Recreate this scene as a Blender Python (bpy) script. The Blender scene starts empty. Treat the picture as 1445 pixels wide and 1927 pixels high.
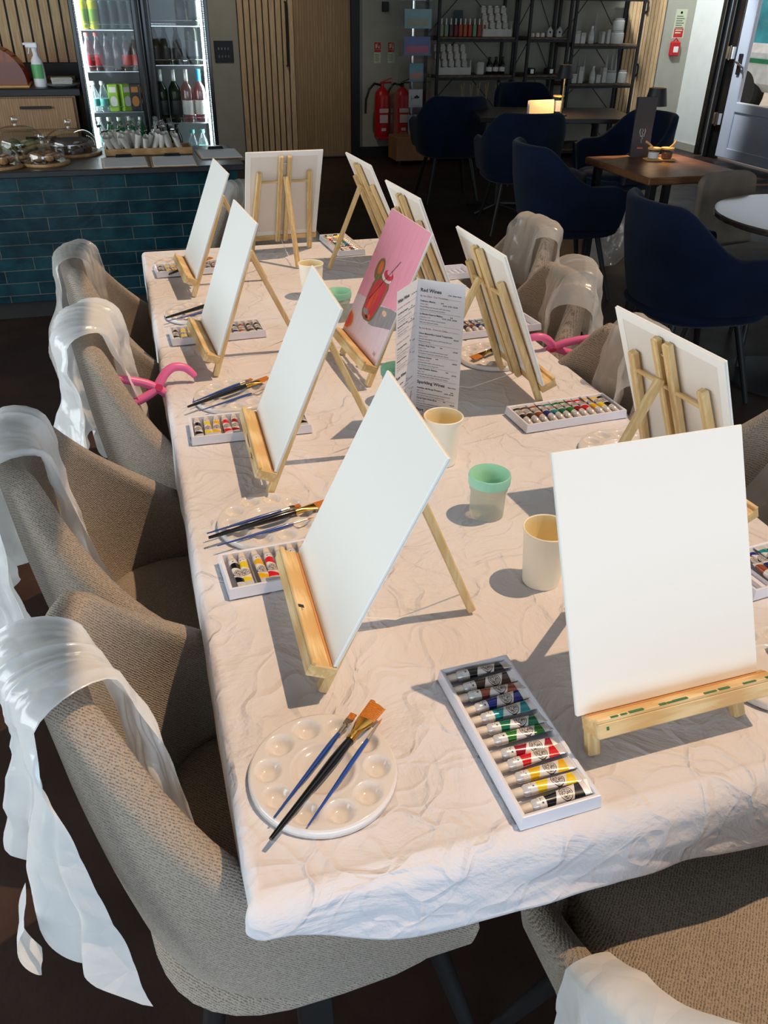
import bpy, math, random
from mathutils import Vector, Matrix, noise
R = math.radians
PI = math.pi
sc = bpy.context.scene
col = sc.collection
# ------------------------------------------------------------------ materials
def nt(name):
    m = bpy.data.materials.new(name); m.use_nodes = True
    n = m.node_tree; n.nodes.clear()
    out = n.nodes.new('ShaderNodeOutputMaterial')
    return m, n, out
def pbsdf(n, color=(.8,.8,.8), rough=.5, metal=0, spec=.5, trans=0, ior=1.45, coat=0, sheen=0, emit=None, es=0):
    p = n.nodes.new('ShaderNodeBsdfPrincipled')
    p.inputs['Base Color'].default_value = (*color, 1)
    p.inputs['Roughness'].default_value = rough
    p.inputs['Metallic'].default_value = metal
    p.inputs['Specular IOR Level'].default_value = spec
    p.inputs['Transmission Weight'].default_value = trans
    p.inputs['IOR'].default_value = ior
    p.inputs['Coat Weight'].default_value = coat
    p.inputs['Sheen Weight'].default_value = sheen
    if emit:
        p.inputs['Emission Color'].default_value = (*emit, 1); p.inputs['Emission Strength'].default_value = es
    return p
def ramp(n, fac, stops):
    r = n.nodes.new('ShaderNodeValToRGB')
    e = r.color_ramp.elements
    while len(e) < len(stops): e.new(.5)
    for k, (p, c) in enumerate(stops):
        e[k].position = p; e[k].color = (*c, 1) if len(c) == 3 else c
    n.links.new(fac, r.inputs[0]); return r.outputs[0]
def tex(n, kind, scale, vec=None, **kw):
    t = n.nodes.new('ShaderNodeTex' + kind)
    t.inputs['Scale'].default_value = scale
    for k, v in kw.items():
        if k in t.inputs: t.inputs[k].default_value = v
        else: setattr(t, k, v)
    if vec is not None: n.links.new(vec, t.inputs['Vector'])
    return t
def objco(n, sx=1, sy=1, sz=1, rot=(0,0,0)):
    t = n.nodes.new('ShaderNodeTexCoord'); m = n.nodes.new('ShaderNodeMapping')
    m.inputs['Scale'].default_value = (sx, sy, sz); m.inputs['Rotation'].default_value = rot
    n.links.new(t.outputs['Object'], m.inputs[0]); return m.outputs[0]
def bump(n, h, strength, dist, p, chain=None):
    b = n.nodes.new('ShaderNodeBump'); b.inputs['Strength'].default_value = strength; b.inputs['Distance'].default_value = dist
    n.links.new(h, b.inputs['Height'])
    if chain: n.links.new(chain, b.inputs['Normal'])
    if p: n.links.new(b.outputs[0], p.inputs['Normal'])
    return b.outputs[0]
def mat(name, color, rough=.5, metal=0, var=.12, vs=8, bs=0, bd=.001, bsc=60, **kw):
    """plain procedural material: base colour with slight noise variation and optional bump"""
    m, n, out = nt(name); p = pbsdf(n, color, rough, metal, **kw)
    co = objco(n)
    t = tex(n, 'Noise', vs, co, Detail=4)
    c0 = tuple(max(0, c*(1-var)) for c in color); c1 = tuple(min(1, c*(1+var)) for c in color)
    n.links.new(ramp(n, t.outputs[0], [(.3, c0), (.7, c1)]), p.inputs['Base Color'])
    if bs:
        t2 = tex(n, 'Noise', bsc, co, Detail=3); bump(n, t2.outputs[0], bs, bd, p)
    n.links.new(p.outputs[0], out.inputs[0]); return m
def wood(name, a, b, rough=.55, axis='z', sc_=1.0, wv=.35):
    m, n, out = nt(name); p = pbsdf(n, a, rough)
    s = {'x': (1.5,14,14), 'y': (14,1.5,14), 'z': (14,14,1.5)}[axis]
    co = objco(n, *[q*sc_ for q in s])
    t = tex(n, 'Noise', 6, co, Detail=6, Distortion=1.2)
    w = tex(n, 'Wave', 2.2, co, Distortion=5, Detail=2)
    mx = n.nodes.new('ShaderNodeMath'); mx.operation = 'MULTIPLY_ADD'
    n.links.new(w.outputs[1], mx.inputs[0]); mx.inputs[1].default_value = wv; n.links.new(t.outputs[0], mx.inputs[2])
    n.links.new(ramp(n, mx.outputs[0], [(.35, a), (.75, b)]), p.inputs['Base Color'])
    bump(n, t.outputs[0], .15, .001, p)
    n.links.new(p.outputs[0], out.inputs[0]); return m
def glassy(name, tint=(1,1,1), gl=.12, rough=.02, body=0, bodycol=(.8,.8,.8)):
    m, n, out = nt(name)
    tr = n.nodes.new('ShaderNodeBsdfTransparent'); tr.inputs[0].default_value = (*tint, 1)
    g = n.nodes.new('ShaderNodeBsdfGlossy'); g.inputs['Roughness'].default_value = rough
    fr = n.nodes.new('ShaderNodeLayerWeight'); fr.inputs[0].default_value = .5
    pw = n.nodes.new('ShaderNodeMath'); pw.operation = 'POWER'; pw.inputs[1].default_value = 4; n.links.new(fr.outputs['Facing'], pw.inputs[0])
    ad = n.nodes.new('ShaderNodeMath'); ad.operation = 'MULTIPLY_ADD'; ad.use_clamp = True; ad.inputs[1].default_value = .7; ad.inputs[2].default_value = .03+gl*.15
    n.links.new(pw.outputs[0], ad.inputs[0])
    mx = n.nodes.new('ShaderNodeMixShader')
    n.links.new(ad.outputs[0], mx.inputs[0]); n.links.new(tr.outputs[0], mx.inputs[1]); n.links.new(g.outputs[0], mx.inputs[2])
    last = mx.outputs[0]
    if body:
        d = n.nodes.new('ShaderNodeBsdfDiffuse'); d.inputs[0].default_value = (*bodycol, 1)
        tl = n.nodes.new('ShaderNodeBsdfTranslucent'); tl.inputs[0].default_value = (*bodycol, 1)
        m1 = n.nodes.new('ShaderNodeMixShader'); m1.inputs[0].default_value = .5
        n.links.new(d.outputs[0], m1.inputs[1]); n.links.new(tl.outputs[0], m1.inputs[2])
        m2 = n.nodes.new('ShaderNodeMixShader'); m2.inputs[0].default_value = body
        n.links.new(last, m2.inputs[1]); n.links.new(m1.outputs[0], m2.inputs[2]); last = m2.outputs[0]
    n.links.new(last, out.inputs[0]); return m
# ------------------------------------------------------------------ mesh builder
class MB:
    def __init__(s): s.v = []; s.f = []; s.m = []; s.mi = 0
    def add(s, vs, fs, M=None):
        b = len(s.v)
        s.v += [tuple(M @ Vector(p)) if M else tuple(p) for p in vs]
        s.f += [tuple(b+i for i in f) for f in fs]; s.m += [s.mi]*len(fs); return s
    def box(s, x0, x1, y0, y1, z0, z1, M=None):
        return s.add([(x0,y0,z0),(x1,y0,z0),(x1,y1,z0),(x0,y1,z0),(x0,y0,z1),(x1,y0,z1),(x1,y1,z1),(x0,y1,z1)],
                     [(0,3,2,1),(4,5,6,7),(0,1,5,4),(1,2,6,5),(2,3,7,6),(3,0,4,7)], M)
    def rbox(s, x0, x1, y0, y1, z0, z1, r=.003, M=None):
        """box with chamfered edges"""
        r = min(r, (x1-x0)/2.01, (y1-y0)/2.01, (z1-z0)/2.01)
        def ring(i, z):
            return [(x0+i,y0+r,z),(x0+r,y0+i,z),(x1-r,y0+i,z),(x1-i,y0+r,z),(x1-i,y1-r,z),(x1-r,y1-i,z),(x0+r,y1-i,z),(x0+i,y1-r,z)]
        vs = ring(r, z0)+ring(0, z0+r)+ring(0, z1-r)+ring(r, z1)
        fs = [tuple(range(7,-1,-1)), tuple(range(24,32))]
        for k in range(3):
            for i in range(8):
                j = (i+1) % 8; fs.append((k*8+i, k*8+j, k*8+8+j, k*8+8+i))
        return s.add(vs, fs, M)
    def bar(s, a, b, w, t, up=(0,0,1), r=.0015):
        a, b = Vector(a), Vector(b); d = (b-a); L = d.length; d.normalize()
        u = Vector(up); x = d.cross(u)
        if x.length < 1e-4: x = d.cross(Vector((1,0,0)))
        x.normalize(); y = x.cross(d).normalized()
        M = Matrix((( x.x,y.x,-d.x,a.x),(x.y,y.y,-d.y,a.y),(x.z,y.z,-d.z,a.z),(0,0,0,1)))
        M = Matrix(((x.x,y.x,d.x,a.x),(x.y,y.y,d.y,a.y),(x.z,y.z,d.z,a.z),(0,0,0,1)))
        return s.rbox(-w/2, w/2, -t/2, t/2, 0, L, r, M)
    def tube(s, pts, rad, n=10, cap=True):
        pts = [Vector(p) for p in pts]; rs = rad if isinstance(rad, (list, tuple)) else [rad]*len(pts)
        vs = []; fs = []; pu = None
        for i, p in enumerate(pts):
            d = (pts[min(i+1, len(pts)-1)]-pts[max(i-1, 0)]).normalized()
            if pu is None:
                u = d.cross(Vector((0,0,1)));
                if u.length < 1e-3: u = d.cross(Vector((1,0,0)))
            else: u = pu - d*pu.dot(d)
            u.normalize(); pu = u; w = d.cross(u)
            for k in range(n):
                a = 2*PI*k/n; vs.append(p+(u*math.cos(a)+w*math.sin(a))*rs[i])
        for i in range(len(pts)-1):
            for k in range(n):
                j = (k+1) % n; fs.append((i*n+k, i*n+j, (i+1)*n+j, (i+1)*n+k))
        if cap: fs += [tuple(range(n-1, -1, -1)), tuple(range((len(pts)-1)*n, len(pts)*n))]
        return s.add(vs, fs)
    def lathe(s, prof, c=(0,0,0), n=28, sx=1, sy=1, M=None, cap=True):
        vs = []; fs = []
        for r, z in prof:
            for k in range(n):
                a = 2*PI*k/n; vs.append((c[0]+r*sx*math.cos(a), c[1]+r*sy*math.sin(a), c[2]+z))
        for i in range(len(prof)-1):
            for k in range(n):
                j = (k+1) % n; fs.append((i*n+k, i*n+j, (i+1)*n+j, (i+1)*n+k))
        if cap and prof[0][0] > 1e-6: fs.append(tuple(range(n-1, -1, -1)))
        if cap and prof[-1][0] > 1e-6: fs.append(tuple(range((len(prof)-1)*n, len(prof)*n)))
        return s.add(vs, fs, M)
    def grid(s, fn, nu, nv, M=None, closed=False):
        vs = [fn(i/nu, j/nv) for i in range(nu+1) for j in range(nv+1)]
        fs = [(i*(nv+1)+j, (i+1)*(nv+1)+j, (i+1)*(nv+1)+j+1, i*(nv+1)+j+1) for i in range(nu) for j in range(nv)]
        return s.add(vs, fs, M)
    def build(s, name, mats, parent=None, smooth=False, loc=None, rot=None):
        me = bpy.data.meshes.new(name); me.from_pydata(s.v, [], s.f)
        for m in (mats if isinstance(mats, (list, tuple)) else [mats]): me.materials.append(m)
        if any(s.m): me.polygons.foreach_set('material_index', s.m)
        if smooth: me.polygons.foreach_set('use_smooth', [True]*len(me.polygons))
        me.update()
        if smooth and smooth != 'all': me.set_sharp_from_angle(angle=R(38))
        o = bpy.data.objects.new(name, me); col.objects.link(o)
        if parent: o.parent = parent
        if loc: o.location = loc
        if rot: o.rotation_euler = rot
        return o
def mods(o, solid=0, sub=0, offset=0):
    if solid:
        m = o.modifiers.new('solid', 'SOLIDIFY'); m.thickness = solid; m.offset = offset
    if sub:
        m = o.modifiers.new('sub', 'SUBSURF'); m.levels = sub; m.render_levels = sub
    return o
def tag(o, label=None, cat=None, group=None, kind=None):
    if label: o['label'] = label
    if cat: o['category'] = cat
    if group: o['group'] = group
    if kind: o['kind'] = kind
    return o
def thing(name, label, cat, loc=(0,0,0), rz=0, group=None, rot=None):
    o = bpy.data.objects.new(name, None); col.objects.link(o); o.empty_display_size = .05
    o.location = loc; o.rotation_euler = rot if rot else (0,0,rz)
    return tag(o, label, cat, group)
KIDS = {}
def copy_tree(o, label, loc, rz=0, group=None, rot=None):
    c = o.copy(); col.objects.link(c); c.location = loc; c.rotation_euler = rot if rot else (0,0,rz)
    c['label'] = label
    if group: c['group'] = group
    def rec(src, dst):
        for ch in list(src.children):
            d = ch.copy(); col.objects.link(d); d.parent = dst; rec(ch, d)
    rec(o, c); return c
class Kind:
    """builds the first, copies afterwards"""
    def __init__(s, make): s.make = make; s.first = None
    def put(s, label, loc, rz=0, group=None, rot=None):
        if s.first is None:
            s.first = s.make(); o = s.first; o.location = loc; o.rotation_euler = rot if rot else (0,0,rz); o['label'] = label
            if group: o['group'] = group
            return o
        return copy_tree(s.first, label, loc, rz, group, rot)
def struct(o): o['kind'] = 'structure'; return o
_f = {}
def text(body, size, m, parent, M, name='lettering', align='LEFT', bold=False, ext=.0001):
    cu = bpy.data.curves.new('t', 'FONT'); cu.body = body; cu.size = size; cu.align_x = align; cu.extrude = ext
    cu.resolution_u = 2
    if bold: cu.offset = size*.018
    o = bpy.data.objects.new('t', cu); col.objects.link(o)
    dg = bpy.context.evaluated_depsgraph_get(); dg.update()
    me = bpy.data.meshes.new_from_object(o.evaluated_get(dg))
    bpy.data.objects.remove(o); me.name = name; me.materials.clear(); me.materials.append(m)
    q = bpy.data.objects.new(name, me); col.objects.link(q)
    if parent: q.parent = parent
    q.matrix_local = M
    return q
def textmesh(items, m, parent, name):
    """items: (body, size, x, y, bold, mat index) merged into one mesh in the local XY plane"""
    vs = []; fs = []; mi = []
    for body, size, x, y, bold, k in items:
        cu = bpy.data.curves.new('t', 'FONT'); cu.body = body; cu.size = size; cu.resolution_u = 2
        if bold: cu.offset = size*.02
        o = bpy.data.objects.new('t', cu); col.objects.link(o)
        dg = bpy.context.evaluated_depsgraph_get(); dg.update()
        me = bpy.data.meshes.new_from_object(o.evaluated_get(dg)); bpy.data.objects.remove(o)
        b = len(vs); vs += [(v.co.x+x, v.co.y+y, 0) for v in me.vertices]
        fs += [tuple(b+i for i in p.vertices) for p in me.polygons]; mi += [k]*len(me.polygons)
        bpy.data.meshes.remove(me)
    return vs, fs, mi
def lin(r, g, b):
    f = lambda c: (c/255/12.92) if c/255 <= .04045 else ((c/255+.055)/1.055)**2.4
    return (f(r), f(g), f(b))
def vn(x, y, z=0, s=1): return noise.noise(Vector((x*s, y*s, z*s)))
def basis(origin, ex, ey):
    ex = Vector(ex).normalized(); ey = Vector(ey); ey = (ey-ex*ey.dot(ex)).normalized(); ez = ex.cross(ey)
    return Matrix(((ex.x,ey.x,ez.x,origin[0]),(ex.y,ey.y,ez.y,origin[1]),(ex.z,ey.z,ez.z,origin[2]),(0,0,0,1)))
SUN_E, LEFT_E, FRONT_E, WORLD_E = 2.65, 152, 108, .75
# ------------------------------------------------------------------ palette of materials
M_pine = wood('pine', lin(230,208,160), lin(212,178,122), .5, 'z')
M_pinex = wood('pine_cross', lin(234,210,162), lin(210,172,114), .5, 'x')
M_black = mat('black_metal', (.012,.012,.013), .45)
M_blackgloss = mat('black_gloss', (.008,.008,.009), .15)
M_chrome = mat('chrome', (.75,.75,.77), .12, 1, var=.02)
M_darkwood = wood('dark_wood', lin(96,66,42), lin(60,40,26), .5, 'x')
M_oak = wood('oak_slat', lin(222,190,146), lin(190,154,112), .6, 'z', .6, .1)
M_oakx = wood('oak_front', lin(186,150,112), lin(160,124,88), .55, 'z', .7)
M_ply = wood('ply_door', lin(176,146,104), lin(150,120,84), .6, 'z', .35)
M_wall = mat('grey_plaster', lin(168,164,150), .9, var=.05, bs=.1)
M_white = mat('white_paint', lin(232,234,230), .7, var=.03, bs=.06)
M_whiteplastic = mat('white_plastic', lin(236,236,240), .3, var=.02)
M_paper = mat('paper', lin(226,226,230), .8, var=.03)
M_glass = glassy('clear_glass', (.97,.98,.98), -.1)
M_glassgreen = glassy('green_glass', (.35,.8,.5), .2, .03, .12, (.02,.25,.08))
M_dark_glass = glassy('dark_bottle', (.2,.28,.12), .25, .04, .7, (.03,.04,.015))
M_napkin = mat('napkin', lin(220,216,208), .85, var=.06, bs=.3, bsc=90)
def floor_mat():
    m, n, out = nt('polished_concrete'); p = pbsdf(n, (.04,.03,.025), .42, spec=.35)
    co = objco(n); t = tex(n, 'Noise', 2.2, co, Detail=8, Roughness=.65); t2 = tex(n, 'Noise', 90, co, Detail=3)
    n.links.new(ramp(n, t.outputs[0], [(.3, lin(40,27,22)), (.55, lin(52,36,30)), (.8, lin(64,47,40))]), p.inputs['Base Color'])
    n.links.new(ramp(n, t.outputs[0], [(.3, (.36,)*3), (.7, (.6,)*3)]), p.inputs['Roughness'])
    bump(n, t2.outputs[0], .2, .002, p)
    # pale specks in the aggregate
    v = tex(n, 'Voronoi', 70, co)
    sp = ramp(n, v.outputs[0], [(.06, (1,1,1)), (.1, (0,0,0))])
    n.links.new(p.outputs[0], out.inputs[0]); return m
def tile_mat():
    m, n, out = nt('teal_tile'); p = pbsdf(n, (.01,.05,.06), .14, spec=.6)
    tc = n.nodes.new('ShaderNodeTexCoord'); sx = n.nodes.new('ShaderNodeSeparateXYZ'); cb = n.nodes.new('ShaderNodeCombineXYZ')
    n.links.new(tc.outputs['Object'], sx.inputs[0]); n.links.new(sx.outputs[0], cb.inputs[0]); n.links.new(sx.outputs[2], cb.inputs[1])
    b = n.nodes.new('ShaderNodeTexBrick'); n.links.new(cb.outputs[0], b.inputs['Vector'])
    b.offset = .42; b.offset_frequency = 2; b.squash = 1
    b.inputs['Scale'].default_value = 1; b.inputs['Brick Width'].default_value = .262; b.inputs['Row Height'].default_value = .0655
    b.inputs['Mortar Size'].default_value = .0022; b.inputs['Mortar Smooth'].default_value = .3; b.inputs['Bias'].default_value = -.2
    b.inputs['Color1'].default_value = (*lin(14,50,60), 1); b.inputs['Color2'].default_value = (*lin(28,72,80), 1)
    b.inputs['Mortar'].default_value = (*lin(104,98,92), 1)
    t = tex(n, 'Noise', 9, cb.outputs[0], Detail=5)
    mix = n.nodes.new('ShaderNodeMix'); mix.data_type = 'RGBA'; mix.blend_type = 'MULTIPLY'; mix.inputs[0].default_value = .8
    n.links.new(b.outputs['Color'], mix.inputs[6]); n.links.new(ramp(n, t.outputs[0], [(.35, (.45,.5,.55)), (.65, (1.3,1.3,1.3))]), mix.inputs[7])
    n.links.new(mix.outputs[2], p.inputs['Base Color'])
    inv = n.nodes.new('ShaderNodeMath'); inv.operation = 'SUBTRACT'; inv.inputs[0].default_value = 1
    n.links.new(b.outputs['Fac'], inv.inputs[1])
    h = n.nodes.new('ShaderNodeMath'); h.operation = 'MULTIPLY_ADD'; n.links.new(t.outputs[0], h.inputs[0]); h.inputs[1].default_value = .5
    n.links.new(inv.outputs[0], h.inputs[2])
    nb = bump(n, h.outputs[0], .7, .004, p)
    t3 = tex(n, 'Noise', 34, cb.outputs[0], Detail=2); bump(n, t3.outputs[0], .25, .003, p, nb)
    n.links.new(ramp(n, b.outputs['Fac'], [(.2, (.16,)*3), (.8, (.8,)*3)]), p.inputs['Roughness'])
    n.links.new(p.outputs[0], out.inputs[0]); return m
M_floor = floor_mat(); M_tile = tile_mat()
YB = 9.5; XR = 6.55; HC = 3.0
def block(name, m, *a):
    o = MB().box(*a).build(name, m); return struct(o)
# floor slab and outside paving
block('floor', M_floor, -4.2, XR+.1, -3.2, YB+.1, -.1, 0)
# ceiling with a roof light above the table: four slabs around the opening
cb_ = MB()
X0, X1, Y0, Y1 = .80, 2.75, -.55, 3.02
cb_.box(-4.2, X0, -3.2, YB+.1, HC, HC+.15).box(X1, XR+.1, -3.2, YB+.1, HC, HC+.15).box(X0, X1, -3.2, Y0, HC, HC+.15).box(X0, X1, Y1, YB+.1, HC, HC+.15)
struct(cb_.build('ceiling', mat('ceiling_grey', lin(120,120,118), .9)))
# back wall (openings filled by the doors), right wall with door opening
wb = MB().box(-4.2, 1.29, YB, YB+.1, 0, HC).box(1.29, 2.46, YB+.04, YB+.1, 0, HC).box(2.46, XR, YB, YB+.1, 0, HC)
struct(wb.build('wall_back', M_wall))
wr = MB().box(XR, XR+.1, 8.93, YB+.1, 0, HC).box(XR, XR+.1, 7.0, 8.93, 2.3, HC).box(XR, XR+.1, 6.7, 7.0, 0, HC).box(XR, XR+.1, -3.2, 3.0, 0, HC).box(XR, XR+.1, 3.0, 6.7, 0, .5).box(XR, XR+.1, 3.0, 6.7, 2.5, HC)
struct(wr.build('wall_right', M_white))
wn = MB()
for y_ in (3.03, 4.85, 6.67): wn.rbox(XR+.02, XR+.08, y_-.03, y_+.03, .5, 2.5, .004)
wn.rbox(XR+.02, XR+.08, 3.0, 6.7, .5, .56, .004).rbox(XR+.02, XR+.08, 3.0, 6.7, 2.44, 2.5, .004)
w1 = struct(wn.build('window_1', M_blackgloss)); MB().box(XR+.045, XR+.05, 3.06, 6.64, .56, 2.44).build('window_pane', M_glass, w1)
# left side: solid wall beyond the counter, and a tall window bay beside the table
wl = MB().box(-4.2, -4.1, 4.4, YB+.1, 0, HC).box(-4.2, -4.1, -3.2, 4.4, 0, .4).box(-4.2, -4.1, -3.2, 4.4, 2.6, HC)
struct(wl.build('wall_left', M_wall))
wf = MB().box(-4.2, XR+.1, -3.3, -3.2, 0, .3).box(-4.2, XR+.1, -3.3, -3.2, 2.6, HC)
struct(wf.build('wall_front', M_wall))
struct(MB().box(2.54, 6.5, YB-.015, YB, 0, .1).build('baseboard_back', M_black))
struct(MB().box(XR-.012, XR, 8.93, YB-.016, 0, .08).build('baseboard_right', M_wall))
# black post right of the plywood door
struct(MB().box(2.455, 2.545, YB-.05, YB, 0, HC-.02).build('trim_1', M_black))
# slatted panel with handle = door_1 (left), plywood door = door_2
def slats(x0, x1, y, z0, z1, pitch, m, parent, name, w=.78, dep=.018):
    b = MB(); k = int(round((x1-x0)/pitch)); p = (x1-x0)/k
    for i in range(k): b.box(x0+i*p+p*(1-w)/2, x0+i*p+p*(1+w)/2, y-dep, y, z0, z1)
    return b.build(name, m, parent)
d1 = struct(MB().box(1.29, 1.86, YB-.012, YB+.04, .02, HC-.05).build('door_1', M_black))
slats(1.29, 1.86, YB-.012, .02, HC-.05, .062, M_oak, d1, 'slat_panel')
h = MB().tube([(1.775, YB-.031, .9), (1.775, YB-.075, .9), (1.775, YB-.075, 1.46), (1.775, YB-.031, 1.46)], .011, 8)
h.build('door_handle', M_black, d1)
d2 = struct(MB().box(1.862, 2.452, YB-.02, YB+.03, .02, HC-.05).build('door_2', M_ply))
# right-hand slatted doors
d3 = struct(MB().box(5.67, 6.14, YB-.02, YB, .02, HC-.05).build('door_3', M_black))
slats(5.67, 6.14, YB-.02, .02, HC-.05, .047, M_oak, d3, 'slat_panel')
for zz in (.9, 1.53):
    MB().tube([(5.88, YB-.038, zz), (5.88, YB-.07, zz-.02), (5.88, YB-.07, zz-.1), (5.88, YB-.038, zz-.12)], .012, 8).build('door_handle', M_black, d3)
# left slatted wall behind the back counter
tl = struct(MB().box(-4.1, -.05, 6.47, 6.55, 0, HC-.02).build('wall_left_bar', M_black))
slats(-4.1, -.05, 6.47, 0, HC-.02, .0655, M_oak, tl, 'slat_panel', .8)
# --- black framed entrance with an opened white door leaf
fr = MB()
for ya, yb in ((8.86, 8.93), (8.70, 8.76)): fr.rbox(XR-.06, XR+.06, ya, yb, 0, 2.3, .006)
fr.rbox(XR-.03, XR+.03, 8.58, 8.70, 0, 2.3, .004).rbox(XR-.06, XR+.06, 7.0, 8.93, 2.22, 2.3, .006)
dr4 = struct(fr.build('door_4', M_blackgloss))
MB().rbox(XR-.045, XR-.01, 8.765, 8.8, 0, 2.2, .004).build('aluminium_track', mat('grey_alu', lin(140,155,172), .35, .6), dr4)
M_upvc = mat('white_upvc', lin(205,212,228), .35, var=.02)
lf = MB().rbox(XR-.03, XR+.03, 8.40, 8.57, .03, 2.2, .008).rbox(XR-.03, XR+.03, 7.1, 7.3, .03, 2.2, .008)
lf.rbox(XR-.03, XR+.03, 7.3, 8.40, .50, .60, .008).rbox(XR-.03, XR+.03, 7.3, 8.40, .03, .14, .008).rbox(XR-.03, XR+.03, 7.3, 8.40, 2.1, 2.2, .008)
lf.rbox(XR-.012, XR+.012, 7.3, 8.40, .14, .50, .004)
dl = lf.build('door_leaf', M_upvc, dr4)
MB().box(XR-.004, XR+.004, 7.3, 8.40, .60, 2.1).build('door_glass', M_glass, dl)
hb = MB().rbox(XR-.055, XR-.03, 8.44, 8.49, .86, 1.06, .006)
hb.build('lever_plate', M_black, dl)
MB().tube([(XR-.055, 8.465, .98), (XR-.09, 8.465, .98), (XR-.09, 8.41, .965), (XR-.085, 8.33, .93), (XR-.08, 8.30, .84)], .011, 8).build('lever_handle', M_chrome, dl)
for zz in (.35, 1.0): MB().rbox(XR-.075, XR-.03, 8.58, 8.68, zz, zz+.12, .004).tube([(XR-.07, 8.63, zz-.01), (XR-.07, 8.63, zz+.13)], .012, 8).build('hinge', M_chrome, dr4)
# outside: pavement and parked vehicle seen through the glass
struct(MB().box(XR+.1, 30, -3.2, 30, -.12, -.02).build('floor_outside', mat('pavement', lin(190,188,182), .9)))
van = thing('parked_van', 'white van with green stripe and teal cover parked outside the glass door', 'vehicle', (0,0,0))
M_vanw = mat('van_white', lin(240,242,240), .3)
v = MB(); v.rbox(9.6, 11.4, 7.5, 13.5, .35, 1.0, .12); v.build('body', M_vanw, van)
v = MB(); v.grid(lambda a, b: (9.75+.5*b+.05*vn(a*9, b*5), 7.4+6*a, 1.0+.95*b+.05*vn(a*14, b*4, 3)), 40, 14); v.grid(lambda a, b: (10.25+1.2*b, 7.4+6*a, 1.95-.9*b*b), 10, 8)
v.build('teal_cover', mat('teal_cover', lin(66,170,180), .4, var=.4, vs=3), van, True)
MB().box(9.585, 9.6, 7.6, 13.4, .74, .80).build('green_stripe', mat('green_stripe', lin(20,140,90), .5), van)
for yy in (8.6, 12.3):
    w = MB(); w.lathe([(.0,-.1),(.3,-.1),(.34,-.06),(.34,.06),(.3,.1),(.0,.1)], (0,0,0), 24, M=Matrix.Translation((9.7,yy,.33)) @ Matrix.Rotation(PI/2,4,'Y'))
    w.build('wheel', M_black, van, True)
sw = MB(); sw.lathe([(.0,.0),(.05,.02),(.06,0)], (0,0,0), 16, M=Matrix.Translation((9.72,10.6,1.62)) @ Matrix.Rotation(-PI/2,4,'Y'))
for k in range(5):
    a = 2*PI*k/5; sw.bar((9.70,10.6,1.62), (9.70,10.6+.2*math.cos(a),1.62+.2*math.sin(a)), .04, .02)
ring_ = [(9.70,10.6+.22*math.cos(2*PI*k/20),1.62+.22*math.sin(2*PI*k/20)) for k in range(21)]
sw.tube(ring_, .028, 8); sw.build('spare_wheel', mat('wheel_alloy', lin(200,205,210), .35, .5), van, True)
# ------------------------------------------------------------------ camera, light
cam = bpy.data.cameras.new('camera'); co_ = bpy.data.objects.new('camera', cam); col.objects.link(co_); sc.camera = co_
cam.sensor_fit = 'HORIZONTAL'; cam.sensor_width = 36; cam.lens = 1529.535*36/1445; cam.clip_start = .02
p_, y_, r_ = R(32.3265884), R(17.0584385), R(1.00145686)
cp, sp, cw, sw_ = math.cos(p_), math.sin(p_), math.cos(y_), math.sin(y_)
F = Vector((sw_*cp, cw*cp, -sp)); r0 = Vector((cw, -sw_, 0)); u0 = r0.cross(F)
c_, s_ = math.cos(r_), math.sin(r_)
rr = c_*r0+s_*u0; uu = -s_*r0+c_*u0
co_.matrix_world = Matrix(((rr.x,uu.x,-F.x,0),(rr.y,uu.y,-F.y,0),(rr.z,uu.z,-F.z,1.51),(0,0,0,1)))
def lamp(name, kind, loc, rot, energy, color, **kw):
    l = bpy.data.lights.new(name, kind); l.energy = energy; l.color = color
    for k, v in kw.items(): setattr(l, k, v)
    o = bpy.data.objects.new(name, l); col.objects.link(o); o.location = loc; o.rotation_euler = rot; return o
SUN = Vector((-.44, .05, -1)).normalized()
sun = lamp('sun', 'SUN', (3, 0, 6), (0,0,0), SUN_E, (1,.67,.40), angle=R(.6))
sun.rotation_euler = SUN.to_track_quat('-Z', 'Y').to_euler()
lamp('left_window_daylight', 'AREA', (-3.9, 1.6, 1.5), (0, R(-90), 0), LEFT_E, (.90,.98,1.0), shape='RECTANGLE', size=2.1, size_y=5.0)
lamp('front_window_daylight', 'AREA', (.6, -3.1, 1.15), (R(90), 0, 0), FRONT_E, (.64,.82,1.0), shape='RECTANGLE', size=5.5, size_y=1.7)
lamp('bar_fill_spot', 'SPOT', (.9, 7.6, 2.9), (R(38), 0, 0), 60, (1,.9,.76), spot_size=R(95), spot_blend=.8, shadow_soft_size=.1)  # added fill light that lifts the slatted panel, no real fitting behind it
sp0 = lamp('entrance_fill_spot', 'SPOT', (4.9, 8.3, 2.9), (0,0,0), 330, (.9,.97,1.0), spot_size=R(44), spot_blend=.35, shadow_soft_size=.12)  # invented spot, added only to brighten the white wall beside the door
sp0.rotation_euler = (Vector((6.55, 9.2, .75))-Vector((4.9, 8.3, 2.9))).to_track_quat('-Z', 'Y').to_euler()
w = bpy.data.worlds.new('sky'); sc.world = w; w.use_nodes = True
bg = w.node_tree.nodes['Background']; sk = w.node_tree.nodes.new('ShaderNodeTexSky')
try: sk.sky_type = 'HOSEK_WILKIE'
except Exception: pass
sk.sun_direction = (-SUN.x, -SUN.y, -SUN.z); sk.turbidity = 3
mx_ = w.node_tree.nodes.new('ShaderNodeMix'); mx_.data_type = 'RGBA'; mx_.inputs[0].default_value = .75
w.node_tree.links.new(sk.outputs[0], mx_.inputs[6]); mx_.inputs[7].default_value = (.9,.95,1,1)
w.node_tree.links.new(mx_.outputs[2], bg.inputs[0]); bg.inputs[1].default_value = WORLD_E
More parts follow.
